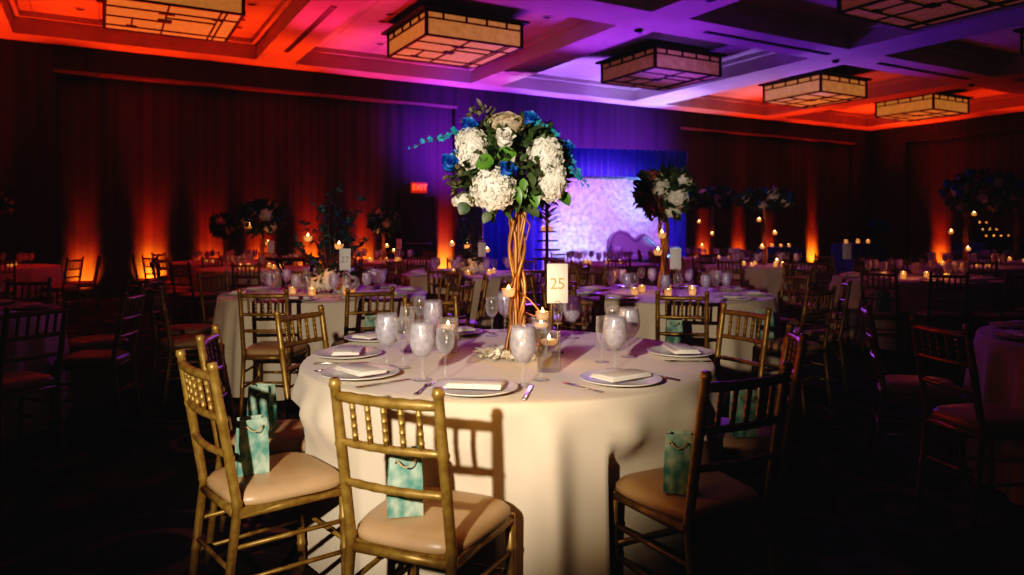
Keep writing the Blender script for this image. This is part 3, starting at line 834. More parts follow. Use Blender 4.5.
def branch_proto(seed):
    r = empty('branch_centrepiece', label='x', cat='flower centrepiece')
    g = random.Random(seed)
    br = MB(); lf = MB()
    tips = [(-.36, .1, .72), (-.2, -.1, .98), (.0, .05, 1.05), (.12, -.05, 1.0), (.34, .05, .95), (.40, -.08, .55), (-.4, -.05, .5), (.2, .12, .8), (-.1, .15, .85), (.28, .1, .62)]
    for i, t in enumerate(tips):
        t = Vector(t); pts = []; ph = g.uniform(0, 6)
        for k in range(15):
            s = k / 14
            w = Vector((math.sin(ph + 6 * s), math.cos(ph + 5 * s), 0)) * .03 * s
            bend = Vector((t.x * s ** 1.7, t.y * s ** 1.7, t.z * s)) + w
            pts.append(bend)
        br.tube(pts, [.011 * (1 - .75 * k / 14) for k in range(15)], 6)
        for k in range(30):
            if i in (1, 2, 8) and k > 12: break
            s = g.uniform(.45, 1); p = pts[int(s * 14)]
            lf.leaf(p + Vector((g.uniform(-.03, .03), g.uniform(-.03, .03), g.uniform(-.03, .03))), (g.uniform(-1, 1), g.uniform(-1, 1), g.uniform(-.6, 1)), (g.uniform(-1, 1), g.uniform(-1, 1), 1), g.uniform(.05, .09), g.uniform(.03, .05))
    br.build('bare_branches', M['wood'], r); lf.build('blue_green_leaves', M['drape_leaf'], r)
    for i, (x, y, z, s) in enumerate(((-.11, -.1, .09, .08), (.02, -.14, .10, .075), (.13, -.1, .08, .085), (.17, .05, .09, .08), (-.16, .05, .08, .08), (0, .12, .09, .08), (.0, -.02, .15, .08))):
        hydrangea_mesh((x, y, z), s, 90, (1, 1, .9), seed + i).build('hydrangea_bloom', M['hydrangea'], r)
    foliage_mesh((0, 0, .14), .19, 90, (.05, .1), (.03, .05), seed, (1.2, 1, .4), .4).build('foliage', M['leaf'], r)
    return Proto(r)
M['drape_leaf'] = noisy(mat('blue_green_leaf', (.03, .10, .12), .5), (.015, .05, .10), (.05, .14, .14), 12)

# ------------------------------------------------------------------ tables
def cloth_mesh(Rt, Ht, seed, n=224, flare=.03, amp=.075, nf=19):
    """round cloth: flat top, skirt hanging in cone-shaped folds"""
    g = random.Random(seed)
    folds = [(2 * PI * (k + g.uniform(-.3, .3)) / nf, g.uniform(.05, .10), g.uniform(.55, 1.0)) for k in range(nf)]
    def w(a):
        t = 0
        for (c, wd, h) in folds:
            d = abs((a - c + PI) % (2 * PI) - PI)
            t += h * math.exp(-(d / wd) ** 2)
        return t - .25
    mb = MB(); vs = [(0, 0, Ht)]; fs = []
    rows = [(Rt * .5, Ht, 0), (Rt * .93, Ht, 0), (Rt - .012, Ht - .0, 0), (Rt - .003, Ht - .004, 0.0), (Rt + .003, Ht - .016, .0), (Rt + .006, Ht - .05, .06)]
    for i in range(1, 17):
        t = i / 16; rows.append((Rt + .008 + flare * t, Ht - .05 - (Ht - .055) * t, min(1, .3 + t * 1.5)))
    for (r, z, k) in rows:
        for j in range(n):
            a = 2 * PI * j / n
            rr = r + amp * k * w(a)
            vs.append((rr * math.cos(a), rr * math.sin(a), z))
    for j in range(n): fs.append((0, 1 + j, 1 + (j + 1) % n))
    for i in range(len(rows) - 1):
        for j in range(n):
            j2 = (j + 1) % n
            fs.append((1 + i * n + j, 1 + (i + 1) * n + j, 1 + (i + 1) * n + j2, 1 + i * n + j2))
    mb.add(vs, fs, True)
    return mb.mesh('tablecloth')
RT = .915
cloth_far = [cloth_mesh(RT, TZ, s, 144) for s in (21, 22, 23)]
for me in cloth_far: me.materials.append(M['cloth'])
placed = []      # chair positions
TABLES = []
BEAR = [(0, 'near side'), (36, 'near left corner'), (60, 'left front'), (90, 'left end'), (120, 'left back'), (145, 'far left corner'), (180, 'far side'),
        (-145, 'far right corner'), (-120, 'right back'), (-90, 'right end'), (-60, 'right front'), (-36, 'near right corner')]
def bearing(a, used):
    best = sorted(BEAR, key=lambda b: abs((a - b[0] + 180) % 360 - 180))
    for b in best:
        if b[1] not in used: used.add(b[1]); return b[1]
    return 'edge'
def put_chair(proto, c, a, rback, label, group, turn=0.0, force=False, key=None, gap=.6):
    """a = bearing from the table centre, 0 towards the camera, positive to the left"""
    ar = R(a); ro = rback - .27
    p = Vector((c.x - ro * math.sin(ar), c.y - ro * math.cos(ar), 0))
    if not force:
        for q in placed:
            if (q - p).length < gap: return None
        for t in TABLES:
            if (t - c).length > .1 and (t - p).length < 1.2: return None
    placed.append(p)
    if key in SKIP: return None
    return reg(key, proto.place(p, -ar + R(turn), label, group))

# ---- the main table
TABLES.append(MAINC)
POS = dict(main=(508, 3.34), t2=(325, 6.68), t3=(668, 6.6), t4=(262, 11.0), t5=(225, 13.3), t7=(-8, 11.5), t8=(384, 13.5), t9=(472, 9.6), t10=(915, 8.8), t11=(1190, 3.7), t12=(765, 11.8), t13=(712, 15.0), t14=(966, 11.7), t15=(1016, 13.5), t16=(600, 12.6))
T = {k: at(*v) for k, v in POS.items()}; T['main'] = MAINC; T['t6'] = Vector((-4.1, 4.9, 0))
for k in T:
    if k != 'main': TABLES.append(T[k])
mc = cloth_mesh(RT, TZ, 5, 360, .03, .11); mc.materials.append(M['cloth'])
tc_ = link('tablecloth', mc, M['cloth'], None, MAINC); tag(tc_, 'spotlit ivory tablecloth hanging in folds from round table 25', 'tablecloth', 'round ivory tablecloths')

MCH = [(-.35, 2.0, -23, 'brightly lit gold chair with its back to the camera, in front of table 25'),
       (-1.06, 2.44, -49.5, 'gold chair with tan seat and teal bag, nearest on the left of table 25'),
       (-1.285, 3.08, -78, 'gold chair behind the lit left chair at table 25, seat holding a teal bag'),
       (-1.15, 3.95, -117, 'gold chair seen from behind, at the far left edge of table 25'),
       (-.52, 4.66, -158, 'gold chair behind the wine glasses on the far left side of table 25'),
       (.42, 4.72, 162, 'gold chair beyond the number 25 card at table 25'),
       (1.30, 4.06, 118, 'gold chair at the far right edge of table 25'),
       (1.22, 3.12, 78, 'dim gold chair behind the dark front right chair of table 25'),
       (.725, 2.24, 27, 'dark gold chair in shadow with teal bag, front right of table 25')]
MAIN_SEATS = []
for (x, y, rz, lb) in MCH:
    f = Vector((-math.sin(R(rz)), math.cos(R(rz)), 0)); p = Vector((x, y, 0)) + f * .272
    placed.append(p); MAIN_SEATS.append((p, R(rz)))
    near_chair.place(p, R(rz), lb, 'gold ballroom chairs at table 25')
# the cloth is pushed in where a seat touches it
for v in mc.vertices:
    if v.co.z > .62: continue
    wv = v.co + MAINC
    for (p, rz) in MAIN_SEATS:
        q = Matrix.Rotation(-rz, 3, 'Z') @ (wv - p)
        k = 1 - max(0, abs(q.x) - .205) / .04
        if k <= 0 or q.y < -.1: continue
        lim = .222
        if q.y < lim:
            zz = min(1, max(0, (.62 - v.co.z) / .12))
            dy = (lim - q.y) * min(1, k) * zz
            wv = wv + Matrix.Rotation(rz, 3, 'Z') @ Vector((0, dy, 0))
    v.co = wv - MAINC
def seat_pt(c, a, r): return Vector((c.x - r * math.sin(R(a)), c.y - r * math.cos(R(a)), .492))
def px_ground(px, D, z): return at(px, D, z)
bags = [(at(405, 2.19, .492), 12, 'teal marbled gift bag on the brightly lit front chair of table 25'),
        (at(252, 2.56, .492), 30, 'teal marbled gift bag on the nearest left chair of table 25'),
        (at(262, 3.10, .492), -10, 'teal gift bag on the left chair farther behind, tilted upright by the cloth'),
        (at(681, 2.37, .492), -20, 'teal gift bag with twine handles on the dark front right chair'),
        (at(744, 3.02, .492), 5, 'teal gift bag seen through the back of the dark front right chair')]
for (p, rz, lb) in bags: bag.place(p, R(rz), lb, 'teal gift bags on chair seats')

# place settings at table 25
SET = [(475, 391, 'front', 8), (360, 376, 'front left', 49), (348, 356, 'left', 84), (374, 340, 'far left', 121), (621, 382, 'front right', -36), (681, 354.5, 'right', -88), (455, 334, 'far side, left of the trunk', 155)]
pz = TZ + .001
def on_table(px, py, z=TZ): D = (H - z) * F / (py - 230); return at(px, D, z)
for (px, py, nm, a) in SET:
    p = on_table(px, py, pz); rz = -R(a)
    where = {'front': 'behind the brightly lit front chair', 'front left': 'second plate up the left edge', 'left': 'at the left end', 'far left': 'farthest on the left edge', 'front right': 'at the front right edge', 'right': 'at the far right edge'}.get(nm, 'left of the trunk at the back')
    plate.place(p, rz, 'white rimmed plate under a napkin, %s of table 25' % where, 'white dinner plates on table 25')
    nap.place(p + Vector((0, 0, .019)), rz + R(6 if nm == 'right' else 0), 'folded cream napkin on the plate %s of table 25' % where, 'folded napkins on table 25')
    for (pr, off, nm2) in ((fork, -.19, 'fork'), (knife, .19, 'knife')):
        if nm2 == 'knife' and nm == 'right': continue
        e = Vector((math.cos(rz), math.sin(rz), 0)) * off
        c2 = p + e
        if (Vector((c2.x, c2.y, 0)) - MAINC).length < RT - .08:
            pr.place(Vector((c2.x, c2.y, TZ)), rz, 'steel %s beside the plate %s of table 25' % (nm2, where), 'steel cutlery on table 25')
GL = [('water', 523, 386, 'iced water goblet in front of the willow trunk'), ('water', 422, 380, 'iced water goblet nearest the front, left half of table 25'), ('water', 387, 367, 'leftmost iced water goblet on table 25'),
      ('water', 433, 345, 'iced water goblet behind the front left glasses'), ('water', 615, 370, 'iced water goblet glowing white on the right half of table 25'), ('water', 629, 357, 'violet iced goblet just behind the glowing white goblet'),
      ('water', 572, 338, 'violet iced goblet at the foot of the number 25 card'), ('water', 505, 331, 'violet goblet left of the willow trunk on the far side'),
      ('wine', 445, 381, 'empty wine glass in front of the left candle vase'), ('wine', 403, 368, 'empty wine glass right of the leftmost goblet'), ('wine', 407, 351, 'tall empty wine glass on the far left of table 25'),
      ('wine', 420, 335, 'empty wine glass at the far left back of table 25'), ('flute', 541, 380, 'empty stemmed glass in front of the floating candle vase'), ('flute', 602, 362, 'slim empty glass left of the glowing white goblet'),
      ('wine', 613, 350, 'tall empty glass behind the glowing white goblet'), ('wine', 492, 336, 'red-tinted wine glass left of the willow trunk'), ('flute', 558, 336, 'slim glass behind the number card holder'), ('wine', 584, 333, 'wine glass at the back edge right of the number card')]
for (k, px, py, lb) in GL:
    if 'table 25' not in lb: lb += ' on table 25'
    {'water': gob, 'wine': wine, 'flute': flute}[k].place(on_table(px, py, TZ + .0005), rnd.uniform(0, 6), lb, 'stemware on table 25', 1.1 if k == 'water' else 1.0)
base = main_centrepiece()
for (px, py, lb) in ((549, 371, 'glass cylinder with floating candle, right of the iced goblet at trunk foot'), (541, 350, 'glass cylinder with floating candle behind the front candle cylinder'), (448, 352, 'glass cylinder with floating candle among the left glasses of table 25')):
    vase.place(on_table(px, py, TZ + .0005), 0, lb, 'floating candle cylinders on table 25')
for (px, D, py, lb) in ((508.5, 3.26, 297, 'glass votive candle hanging on the left side of the copper trunk'), (542.5, 3.24, 320, 'glass votive candle hanging just left of the number 25 card')):
    votive.place(at(px, D, H - (py - 230) / F * D), 0, lb, 'hanging votives on the copper trunk')
card25 = make_card('table_number_card', '25')
cp_ = at(557.5, 3.42, TZ)
card25.place(cp_, R(4), 'white card with gold number 25 in a wire holder', 'table number cards')

# ---- other tables
DESC = dict(t2='table with the branch centrepiece', t3='table just right behind table 25', t4='table below the larger red-wall tree', t5='farthest table by the red wall', t6='dark table at the left edge',
            t7='far table at left edge', t8='table before the dark door', t9='middle table left of the trunk', t10='right-hand table without flowers', t11='table cut by the right edge',
            t12='nearer table under wide flowers', t13='far table beside the stage', t14='table under dark flowers at right', t15='far table cut by right edge', t16='table before the flower wall')
CH = dict(t2=[(3, 1.48), (-27, 1.5), (46, 1.48), (82, 1.48), (118, 1.48), (154, 1.48), (-62, 1.48), (-98, 1.48), (-134, 1.48), (-170, 1.48)],
          t3=[(8, 1.58), (-37, 1.48), (-75, 1.49), (-112, 1.48), (45, 1.48), (84, 1.48), (120, 1.48), (158, 1.48), (-150, 1.48)],
          t6=[(176, 1.5), (-61, 1.6), (-98, 1.48), (-138, 1.48)],
          t10=[(42, 1.5), (18, 1.5), (-10, 1.5), (80, 1.48), (120, 1.48), (-45, 1.48), (160, 1.48), (-160, 1.48)],
          t11=[(78, 1.48), (112, 1.48)])
for k in DESC:
    if k in CH: continue
    ph = rnd.uniform(-18, 18)
    CH[k] = [(((ph + i * 40 + 180) % 360) - 180, 1.49 + rnd.uniform(-.01, .05)) for i in range(9)]
CH['t7'] = [(-80, 1.48), (-40, 1.48), (0, 1.48), (-120, 1.48), (40, 1.48)]
CH['t4'] = [(96, 1.6), (60, 1.49), (25, 1.49), (-12, 1.49), (-50, 1.49), (-90, 1.49), (-130, 1.49), (130, 1.49)]
near_tabs = ('t2', 't3', 't6', 't10', 't11')
sets_tabs = {'t2': 10, 't3': 9, 't9': 8, 't10': 9, 't6': 8, 't11': 9}
n_cl = 0
for k, ds in DESC.items():
    c = T[k]
    if ('cloth', k) not in SKIP:
        o = link('tablecloth', cloth_far[n_cl % 3], M['cloth'], None, c, rnd.uniform(0, 6)); n_cl += 1
        tag(o, 'ivory floor-length tablecloth on the ' + ds, 'tablecloth', 'round ivory tablecloths')
    used = set()
    for (a, rb) in CH[k]:
        bn = bearing(a, used)
        put_chair(near_chair if k in near_tabs else far_chair, c, a, rb, 'gold chair at the %s of the %s' % (bn, ds), 'gold ballroom chairs at the ' + ds, rnd.uniform(-5, 5), False, ('chair', k, bn), .46 if k in near_tabs else .6)
    used = set()
    ns = sets_tabs.get(k, 9)
    ph = rnd.uniform(0, 40)
    for i in range(ns):
        a = ph + 360 * i / ns
        e = Vector((-math.sin(R(a)), -math.cos(R(a)), 0)); s = Vector((e.y, -e.x, 0))
        ab = (a + 180) % 360 - 180
        if k in sets_tabs:
            bn = bearing(ab, used)
            p = c + e * .74 + Vector((0, 0, pz))
            if ('plate', k, bn) not in SKIP:
                reg(('plate', k, bn), plate.place(p, -R(ab), 'napkin-covered white plate at the %s of the %s' % (bn, ds), 'white plates on the ' + ds))
            if ('napkin', k, bn) not in SKIP:
                reg(('napkin', k, bn), nap.place(p + Vector((0, 0, .019)), -R(ab), 'folded napkin at the %s of the %s' % (bn, ds), 'folded napkins on the ' + ds))
        if ('goblet', k, i) not in SKIP:
            reg(('goblet', k, i), gobf.place(c + e * .50 + s * .10 + Vector((0, 0, TZ + .0005)), 0, 'iced water goblet among glasses on the ' + ds, 'water goblets on the ' + ds))
        if ('wine', k, i) not in SKIP:
            reg(('wine', k, i), winef.place(c + e * .53 - s * .0 + Vector((0, 0, TZ + .0005)), 0, 'empty wine glass among others on the ' + ds, 'wine glasses on the ' + ds))
    for i in range(6):
        a = R(ph + 15 + 60 * i); rr = rnd.uniform(.24, .36)
        if ('tea', k, i) in SKIP: continue
        reg(('tea', k, i), tea.place(c + Vector((math.cos(a) * rr, math.sin(a) * rr, TZ + .0005)), 0, 'lit candle glass, one of several, on the ' + ds, 'lit candle glasses on the ' + ds))

# centrepieces of the other tables
tA = tree_proto(31, .275, .79, (1, 1, .85), 11, 1, 0, (.32, .42)); tB = tree_proto(47, .31, .56, (1.05, 1, .8), 6); tW = tree_proto(63, .44, .98, (1.1, 1, .4), 8, 0, 0, (.16, .24)); tX = tree_proto(71, .58, .86, (1, 1, .62), 11, 0, .26, (.14, .22))
bp_ = branch_proto(5)
def head(proto, k, dx, lb, scale=None, rz=0.0):
    if ('tree', k) in SKIP: return
    c = T[k]; proto.place(Vector((c.x + dx, c.y, TZ)), rz, lb, 'flower centrepieces on the tables', scale)
head(tA, 't3', -.04, 'tall hydrangea centrepiece on copper trunk, in front of the flower wall', .93, 1.0)
head(tB, 't4', 0, 'flower tree on willow trunk in front of the red wall, larger of two', 1.0, .5)
head(tB, 't5', 0, 'smaller flower tree farther back against the red wall', .85, 2.2)
head(tA, 't7', 0, 'dim flower tree at the left edge of the photo', 1.0, 3.2)
head(tB, 't8', 0, 'flower tree just left of the dark door', .95, 4.2)
head(tW, 't12', 0, 'wide flower tree right of the stage, nearer of the two', .95, 0)
head(tW, 't13', 0, 'wide flower tree nearest the right edge of the stage', 1.1, 1.4)
head(tX, 't14', 0, 'broad dark flower tree near the right edge, with hanging candles', 1.0, 0)
head(tW, 't15', 0, 'flower tree cut off by the right edge of the photo', 1.15, 1.0)
head(bp_, 't2', .05, 'bare branch centrepiece with blue leaves and low white hydrangeas', 1.0, 0)
head(bp_, 't9', 0, 'branch centrepiece left of the copper trunk, with low white blooms', .95, 2.0)
# hanging candles in those trees
VT = [('t2', 308, 238), ('t2', 339, 246), ('t4', 249, 226), ('t4', 268, 243), ('t8', 387, 246), ('t8', 394, 251), ('t9', 452, 244), ('t9', 467, 246), ('t9', 487, 250), ('t3', 662, 235), ('t3', 658, 252), ('t12', 759, 220), ('t12', 775, 233), ('t12', 762, 247), ('t12', 777, 261), ('t13', 699, 222), ('t13', 712, 234), ('t13', 702, 246), ('t14', 951, 232), ('t14', 974, 214), ('t14', 968, 249)]
cnt = {}
for (k, px, py) in VT:
    c = T[k]; D = c.y - (.12 if k in ('t3', 't9', 't2') else .2); i = cnt.get(k, 0); cnt[k] = i + 1
    z = H - (py - 230) / F * D
    lb = ('highest', 'second highest', 'third highest', 'lowest')[i] + ' hanging candle above the ' + DESC[k]
    if ('hang', k, i) in SKIP: continue
    votive.place(at(px, D, z - .03), 0, lb, 'hanging candles in the flower trees', 1.35)
    w = MB(); 
card27 = make_card('table_number_card', '27'); card27.place(at(345, 6.2, TZ), R(-4), 'white card faintly numbered 27 in front of the branch centrepiece', 'table number cards')
cardx = make_card('table_number_card', '')
for (px, D, rz, lb) in ((675.5, 6.35, -5, 'tan-lit number card right of the flower wall tree trunk'), (271, 10.7, 8, 'dark number card below the larger flower tree at the red wall'), (482, 9.3, 0, 'number card beside the branch centrepiece left of the copper trunk'),
                        (399, 13.2, 0, 'small number card in front of the dark door'), (847, 8.5, -10, 'reddish number card among glasses at the right')):
    cardx.place(at(px, D, TZ), R(rz), lb, 'table number cards')
for (px, D, lb) in ((373, 5.5, 'teal gift bag on the chair between the branch table and table 25'), (674, 5.2, 'teal gift bag behind the slats of the chair beyond table 25 right edge'), (765, 5.75, 'teal gift bag on the chair right of the second beige table'), (883, 7.6, 'dark gift bag on a shadowed chair at the right')):
    bag.place(at(px, D, .492), rnd.uniform(-.3, .3), lb, 'teal gift bags on chair seats', 1.15)

# ------------------------------------------------------------------ stage and other furniture at the walls
SY = R(15.5)
def pleats(mb, x0, x1, z0, z1, amp, per, y=0.0, n=None, zig=1.0):
    n = n or max(8, int((x1 - x0) / per * 8)); vs = []; fs = []
    rows = 8
    for j in range(rows + 1):
        z = z1 + (z0 - z1) * j / rows
        for i in range(n + 1):
            x = x0 + (x1 - x0) * i / n
            vs.append((x, y + amp * math.sin(2 * PI * x / per + .8 * math.sin(3.1 * x)) * (.6 + .4 * j / rows), z))
    for j in range(rows):
        for i in range(n): fs.append((j * (n + 1) + i, (j + 1) * (n + 1) + i, (j + 1) * (n + 1) + i + 1, j * (n + 1) + i + 1))
    mb.add(vs, fs, True)
sl = at(484, 16.85); sr = at(687, 18.1)
SL = (sr - sl).length; SY = math.atan2(sr.y - sl.y, sr.x - sl.x)
dz_top = H + (230 - 150) / F * 17.8
st = empty('stage_drape', sl, SY, 'blue satin stage drape framing the flower wall', 'drape')
mb = MB(); pleats(mb, 0, SL, 2.62, dz_top, .05, .16, -.05); mb.build('valance', M['drape_blue'], st)
mb = MB(); pleats(mb, 0, 1.45, 0, dz_top - .1, .06, .2, .08); mb.build('side_curtain', M['drape_blue'], st)
mb = MB(); pleats(mb, SL - .62, SL, 0, dz_top - .1, .05, .15, -.02); mb.build('side_curtain', M['drape_blue'], st)
mb = MB()
for x in (.04, SL - .04): mb.tube([(x, .2, 0), (x, .2, dz_top)], .03, 8)
mb.tube([(0, .2, dz_top), (SL, .2, dz_top)], .03, 8); mb.build('drape_pole', M['white_metal'], st)
fw = empty('flower_wall', sl, SY, 'tall flower wall of pale blossoms glowing violet behind the loveseat', 'flower wall')
mb = MB(); mb.box((1.4 + (SL - 1.8) / 2, .42, 1.45), (SL - 1.8, .05, 2.9)); mb.build('backing_board', M['white_metal'], fw)
g = random.Random(9); mb = MB()
for i in range(2600):
    x = g.uniform(1.4, SL - .45); z = g.uniform(.35, 2.93); s = g.uniform(.05, .09); a0 = g.uniform(0, 6)
    c = Vector((x, .38 - g.uniform(0, .05), z))
    for j in range(4):
        a = a0 + j * PI / 2
        mb.leaf(c, (math.cos(a), -.45, math.sin(a)), (0, -1, 0), s, s * .9, -.25)
fo = mb.build('blossom_cover', M['bloom_wall'], fw); fo['kind'] = 'stuff'
mb = MB(); mb.box((2.95, -.72, .2), (3.4, 1.3, .4)); pf = mb.build('stage_platform', M['black'], None, sl, SY); tag(pf, 'low black stage platform under the flower wall', 'stage')
# loveseat with a scrolled back
sf = empty('scrolled_loveseat', at(642, 16.9, .403), SY, 'pale scrolled loveseat in front of the flower wall', 'loveseat'); sf.scale = (.9, .9, .88)
prof = [(-.82, .30), (-.86, .55), (-.84, .80), (-.74, .96), (-.56, 1.03), (-.38, .98), (-.26, .86), (-.16, .80), (-.06, .84), (.02, .92), (.10, .93), (.20, .86), (.32, .74), (.46, .62), (.60, .55), (.78, .52), (.84, .44), (.84, .30)]
mb = MB(); npf = len(prof)
for (ya, yb, k) in ((.10, .30, 1.0),):
    vs = [(x, ya, z) for x, z in prof] + [(x, yb, z) for x, z in prof]
    fs = [tuple(range(npf)), tuple(range(2 * npf - 1, npf - 1, -1))] + [(i, npf + i, npf + (i + 1) % npf, (i + 1) % npf) for i in range(npf)]
    mb.add(vs, fs, False)
mb.tube([(x, .1, z) for x, z in prof[1:-1]], .045, 8); mb.build('scrolled_back', M['sofa'], sf)
mb = MB(); mb.rbox((0, -.16, .36), (1.62, .62, .18), .06); mb.build('seat_cushion', M['sofa'], sf)
for s in (-1, 1):
    mb = MB(); mb.rbox((s * .80, -.16, .38), (.14, .6, .34), .05); mb.tube([(s * .80, -.47, .56), (s * .80, .1, .56)], .09, 12); mb.build('arm', M['sofa'], sf)
    for y in (-.4, .2): mb = MB(); mb.tube([(s * .74, y, .28), (s * .74, y, .12), (s * .78, y, 0)], [.04, .03, .025], 8); mb.build('leg', M['sofa'], sf)
# tiered candle stand
cs = empty('tiered_candle_stand', at(547, 14.6), 0, 'dark tiered candle stand at the left edge of the flower wall', 'candle stand')
mb = MB(); mb.lathe([(0, 0), (.28, 0), (.28, .03), (.03, .06), (.03, 2.0), (0, 2.0)], 16); mb.build('stand_pole', M['black'], cs)
for z, rr in ((.75, .3), (.93, .26), (1.11, .22), (1.29, .18)):
    mb = MB(); mb.lathe([(0, z), (rr, z), (rr, z + .03), (0, z + .03)], 18); mb.build('tier', M['black'], cs)
mb = MB()
for k in range(60):
    a = k * 2.4; z = 1.4 + .85 * k / 60; rr = .05 + .18 * (1 - k / 60)
    mb.leaf((0, 0, z), (math.cos(a), math.sin(a), .5), (0, 0, 1), .12 + rr, .06)
mb.build('foliage', M['leaf'], cs)
for (x, z, lb) in ((-.08, 1.32, 'lit candle on the top tier of the dark candle stand, left one'), (.07, 1.32, 'lit candle on the top tier of the dark candle stand, right one')):
    p = at(547, 14.6, z); tea.place(p + Vector((x, -.1, .0005)), 0, lb, 'lit candles on the tiered stand', 1.5)

def draped_table(px, D, w, dep, h, rz, lb):
    r = empty('buffet_table', at(px, D), rz, lb, 'buffet table')
    mb = MB(); mb.rbox((0, 0, h - .01), (w, dep, .02), .008); mb.build('table_cover', M['drape_dark'], r)
    mb = MB()
    pleats(mb, -w / 2, w / 2, 0, h - .02, .03, .14, -dep / 2)
    pleats(mb, -w / 2, w / 2, 0, h - .02, .03, .14, dep / 2)
    for s in (-1, 1): mb.quad((s * w / 2, -dep / 2, 0), (s * w / 2, dep / 2, 0), (s * w / 2, dep / 2, h - .02), (s * w / 2, -dep / 2, h - .02))
    mb.build('pleated_skirt', M['drape_dark'], r)
    return r
draped_table(858, 16.2, .9, .7, 1.05, R(20), 'blue-lit skirted buffet table in the far right of the room')
draped_table(992, 16.5, 1.7, .75, 1.07, R(25), 'dark skirted buffet table with stepped candles at the right edge')
draped_table(781, 19.2, 1.0, .7, .9, R(20), 'violet-lit skirted table behind the wide flower tree')
for i, (px, D, z, lb) in enumerate(((846, 16.0, 1.05, 'left candle on the blue-lit buffet table'), (858, 16.0, 1.05, 'middle candle on the blue-lit buffet table'), (868, 16.0, 1.05, 'right candle on the blue-lit buffet table'),
                         (772, 19.1, .9, 'left candle on the violet-lit skirted table'), (781, 19.1, .9, 'middle candle on the violet-lit skirted table'), (789, 19.1, .9, 'right candle on the violet-lit skirted table'))):
    tea.place(at(px, D, z + .0005), 0, lb, 'candles on the skirted buffet tables', 1.3)
ct = empty('candle_riser', at(992, 16.5, 1.07), R(25), 'stepped dark riser holding rows of candles on the right buffet table', 'riser')
for k, (z, dy, w) in enumerate(((.12, -.12, 1.0), (.26, .05, .7), (.42, .2, .4))):
    mb = MB(); mb.box((0, dy, z / 2), (w, .16, z)); mb.build('step', M['black'], ct)
cr_, sr_ = math.cos(R(25)), math.sin(R(25))
k = 0
for (z, dy, xs, nm) in ((.12, -.12, (-.4, -.13, .13, .4), 'lowest'), (.26, .05, (-.25, 0, .25), 'middle'), (.42, .2, (-.12, .12), 'top')):
    for j, x in enumerate(xs):
        p = at(992, 16.5, 1.07 + z + .0005) + Vector((x * cr_ - dy * sr_, x * sr_ + dy * cr_, 0))
        tea.place(p, 0, 'lit candle %s from the left on the %s step of the candle riser' % (('first', 'second', 'third', 'fourth')[j], nm), 'candles on the stepped riser', .75)
# low bouquet on the blue buffet table
fb = empty('low_bouquet', at(879, 17.3, 0), 0, 'dark bouquet on a slim stand above the blue-lit buffet table', 'bouquet')
mb = MB(); mb.lathe([(0, 0), (.2, 0), (.2, .03), (.02, .06), (.02, 1.35), (0, 1.35)], 12); mb.build('stand', M['black'], fb)
foliage_mesh((0, 0, 1.45), .24, 160, (.07, .12), (.04, .07), 5, (1.1, 1, .7)).build('foliage', M['drape_leaf'], fb)
mb = MB()
for e in fib(9): mb.add(*(lambda f: (f.v, f.f, True))(rose_mesh(Vector((0, 0, 1.45)) + Vector((e.x, e.y, e.z * .7)) * .2, .06, 3)))
mb.build('blossoms', M['blue'], fb)
# lounge chair right of the stage, bench, speaker
lc = empty('lounge_armchair', at(741, 17.2), R(-10), 'round-backed armchair lit violet, right of the stage', 'armchair')
mb = MB(); vs = []; fs = []
for i in range(17):
    a = PI * i / 16
    for (rr, z) in ((.36, .3), (.36, .86 - .1 * abs(math.cos(a))), (.30, .90 - .1 * abs(math.cos(a))), (.25, .84 - .1 * abs(math.cos(a))), (.26, .3)):
        vs.append((rr * math.cos(a), rr * math.sin(a), z))
for i in range(16):
    for j in range(4): fs.append((i * 5 + j, i * 5 + j + 1, (i + 1) * 5 + j + 1, (i + 1) * 5 + j))
mb.add(vs, fs, True); mb.build('round_back', M['sofa'], lc)
mb = MB(); mb.rbox((0, -.03, .36), (.52, .56, .16), .05); mb.build('seat_cushion', M['sofa'], lc)
for (x, y) in ((-.22, -.25), (.22, -.25), (-.22, .22), (.22, .22)): mb = MB(); mb.tube([(x, y, 0), (x * .95, y * .95, .3)], .02, 8); mb.build('leg', M['black'], lc)
# waiter tray on folding stand
ty = empty('tray_stand', at(297, 9.0), R(10), 'dark oval serving tray on a folding stand behind the branch table', 'tray stand')
mb = MB()
for y in (-.17, .17):
    mb.tube([(-.22, y, 0), (.22, y, .95)], .014, 8); mb.tube([(.22, y * .9, 0), (-.22, y * .9, .95)], .014, 8)
for x in (-.22, .22): mb.tube([(x, -.18, .95), (x, .18, .95)], .014, 8)
mb.build('folding_legs', M['black'], ty)
mb = MB(); mb.lathe([(0, .966), (.3, .966), (.34, .99), (.33, .995), (.29, .974), (0, .974)], 32, M=Matrix.Diagonal((1.1, .8, 1, 1))); mb.build('oval_tray', M['black'], ty)

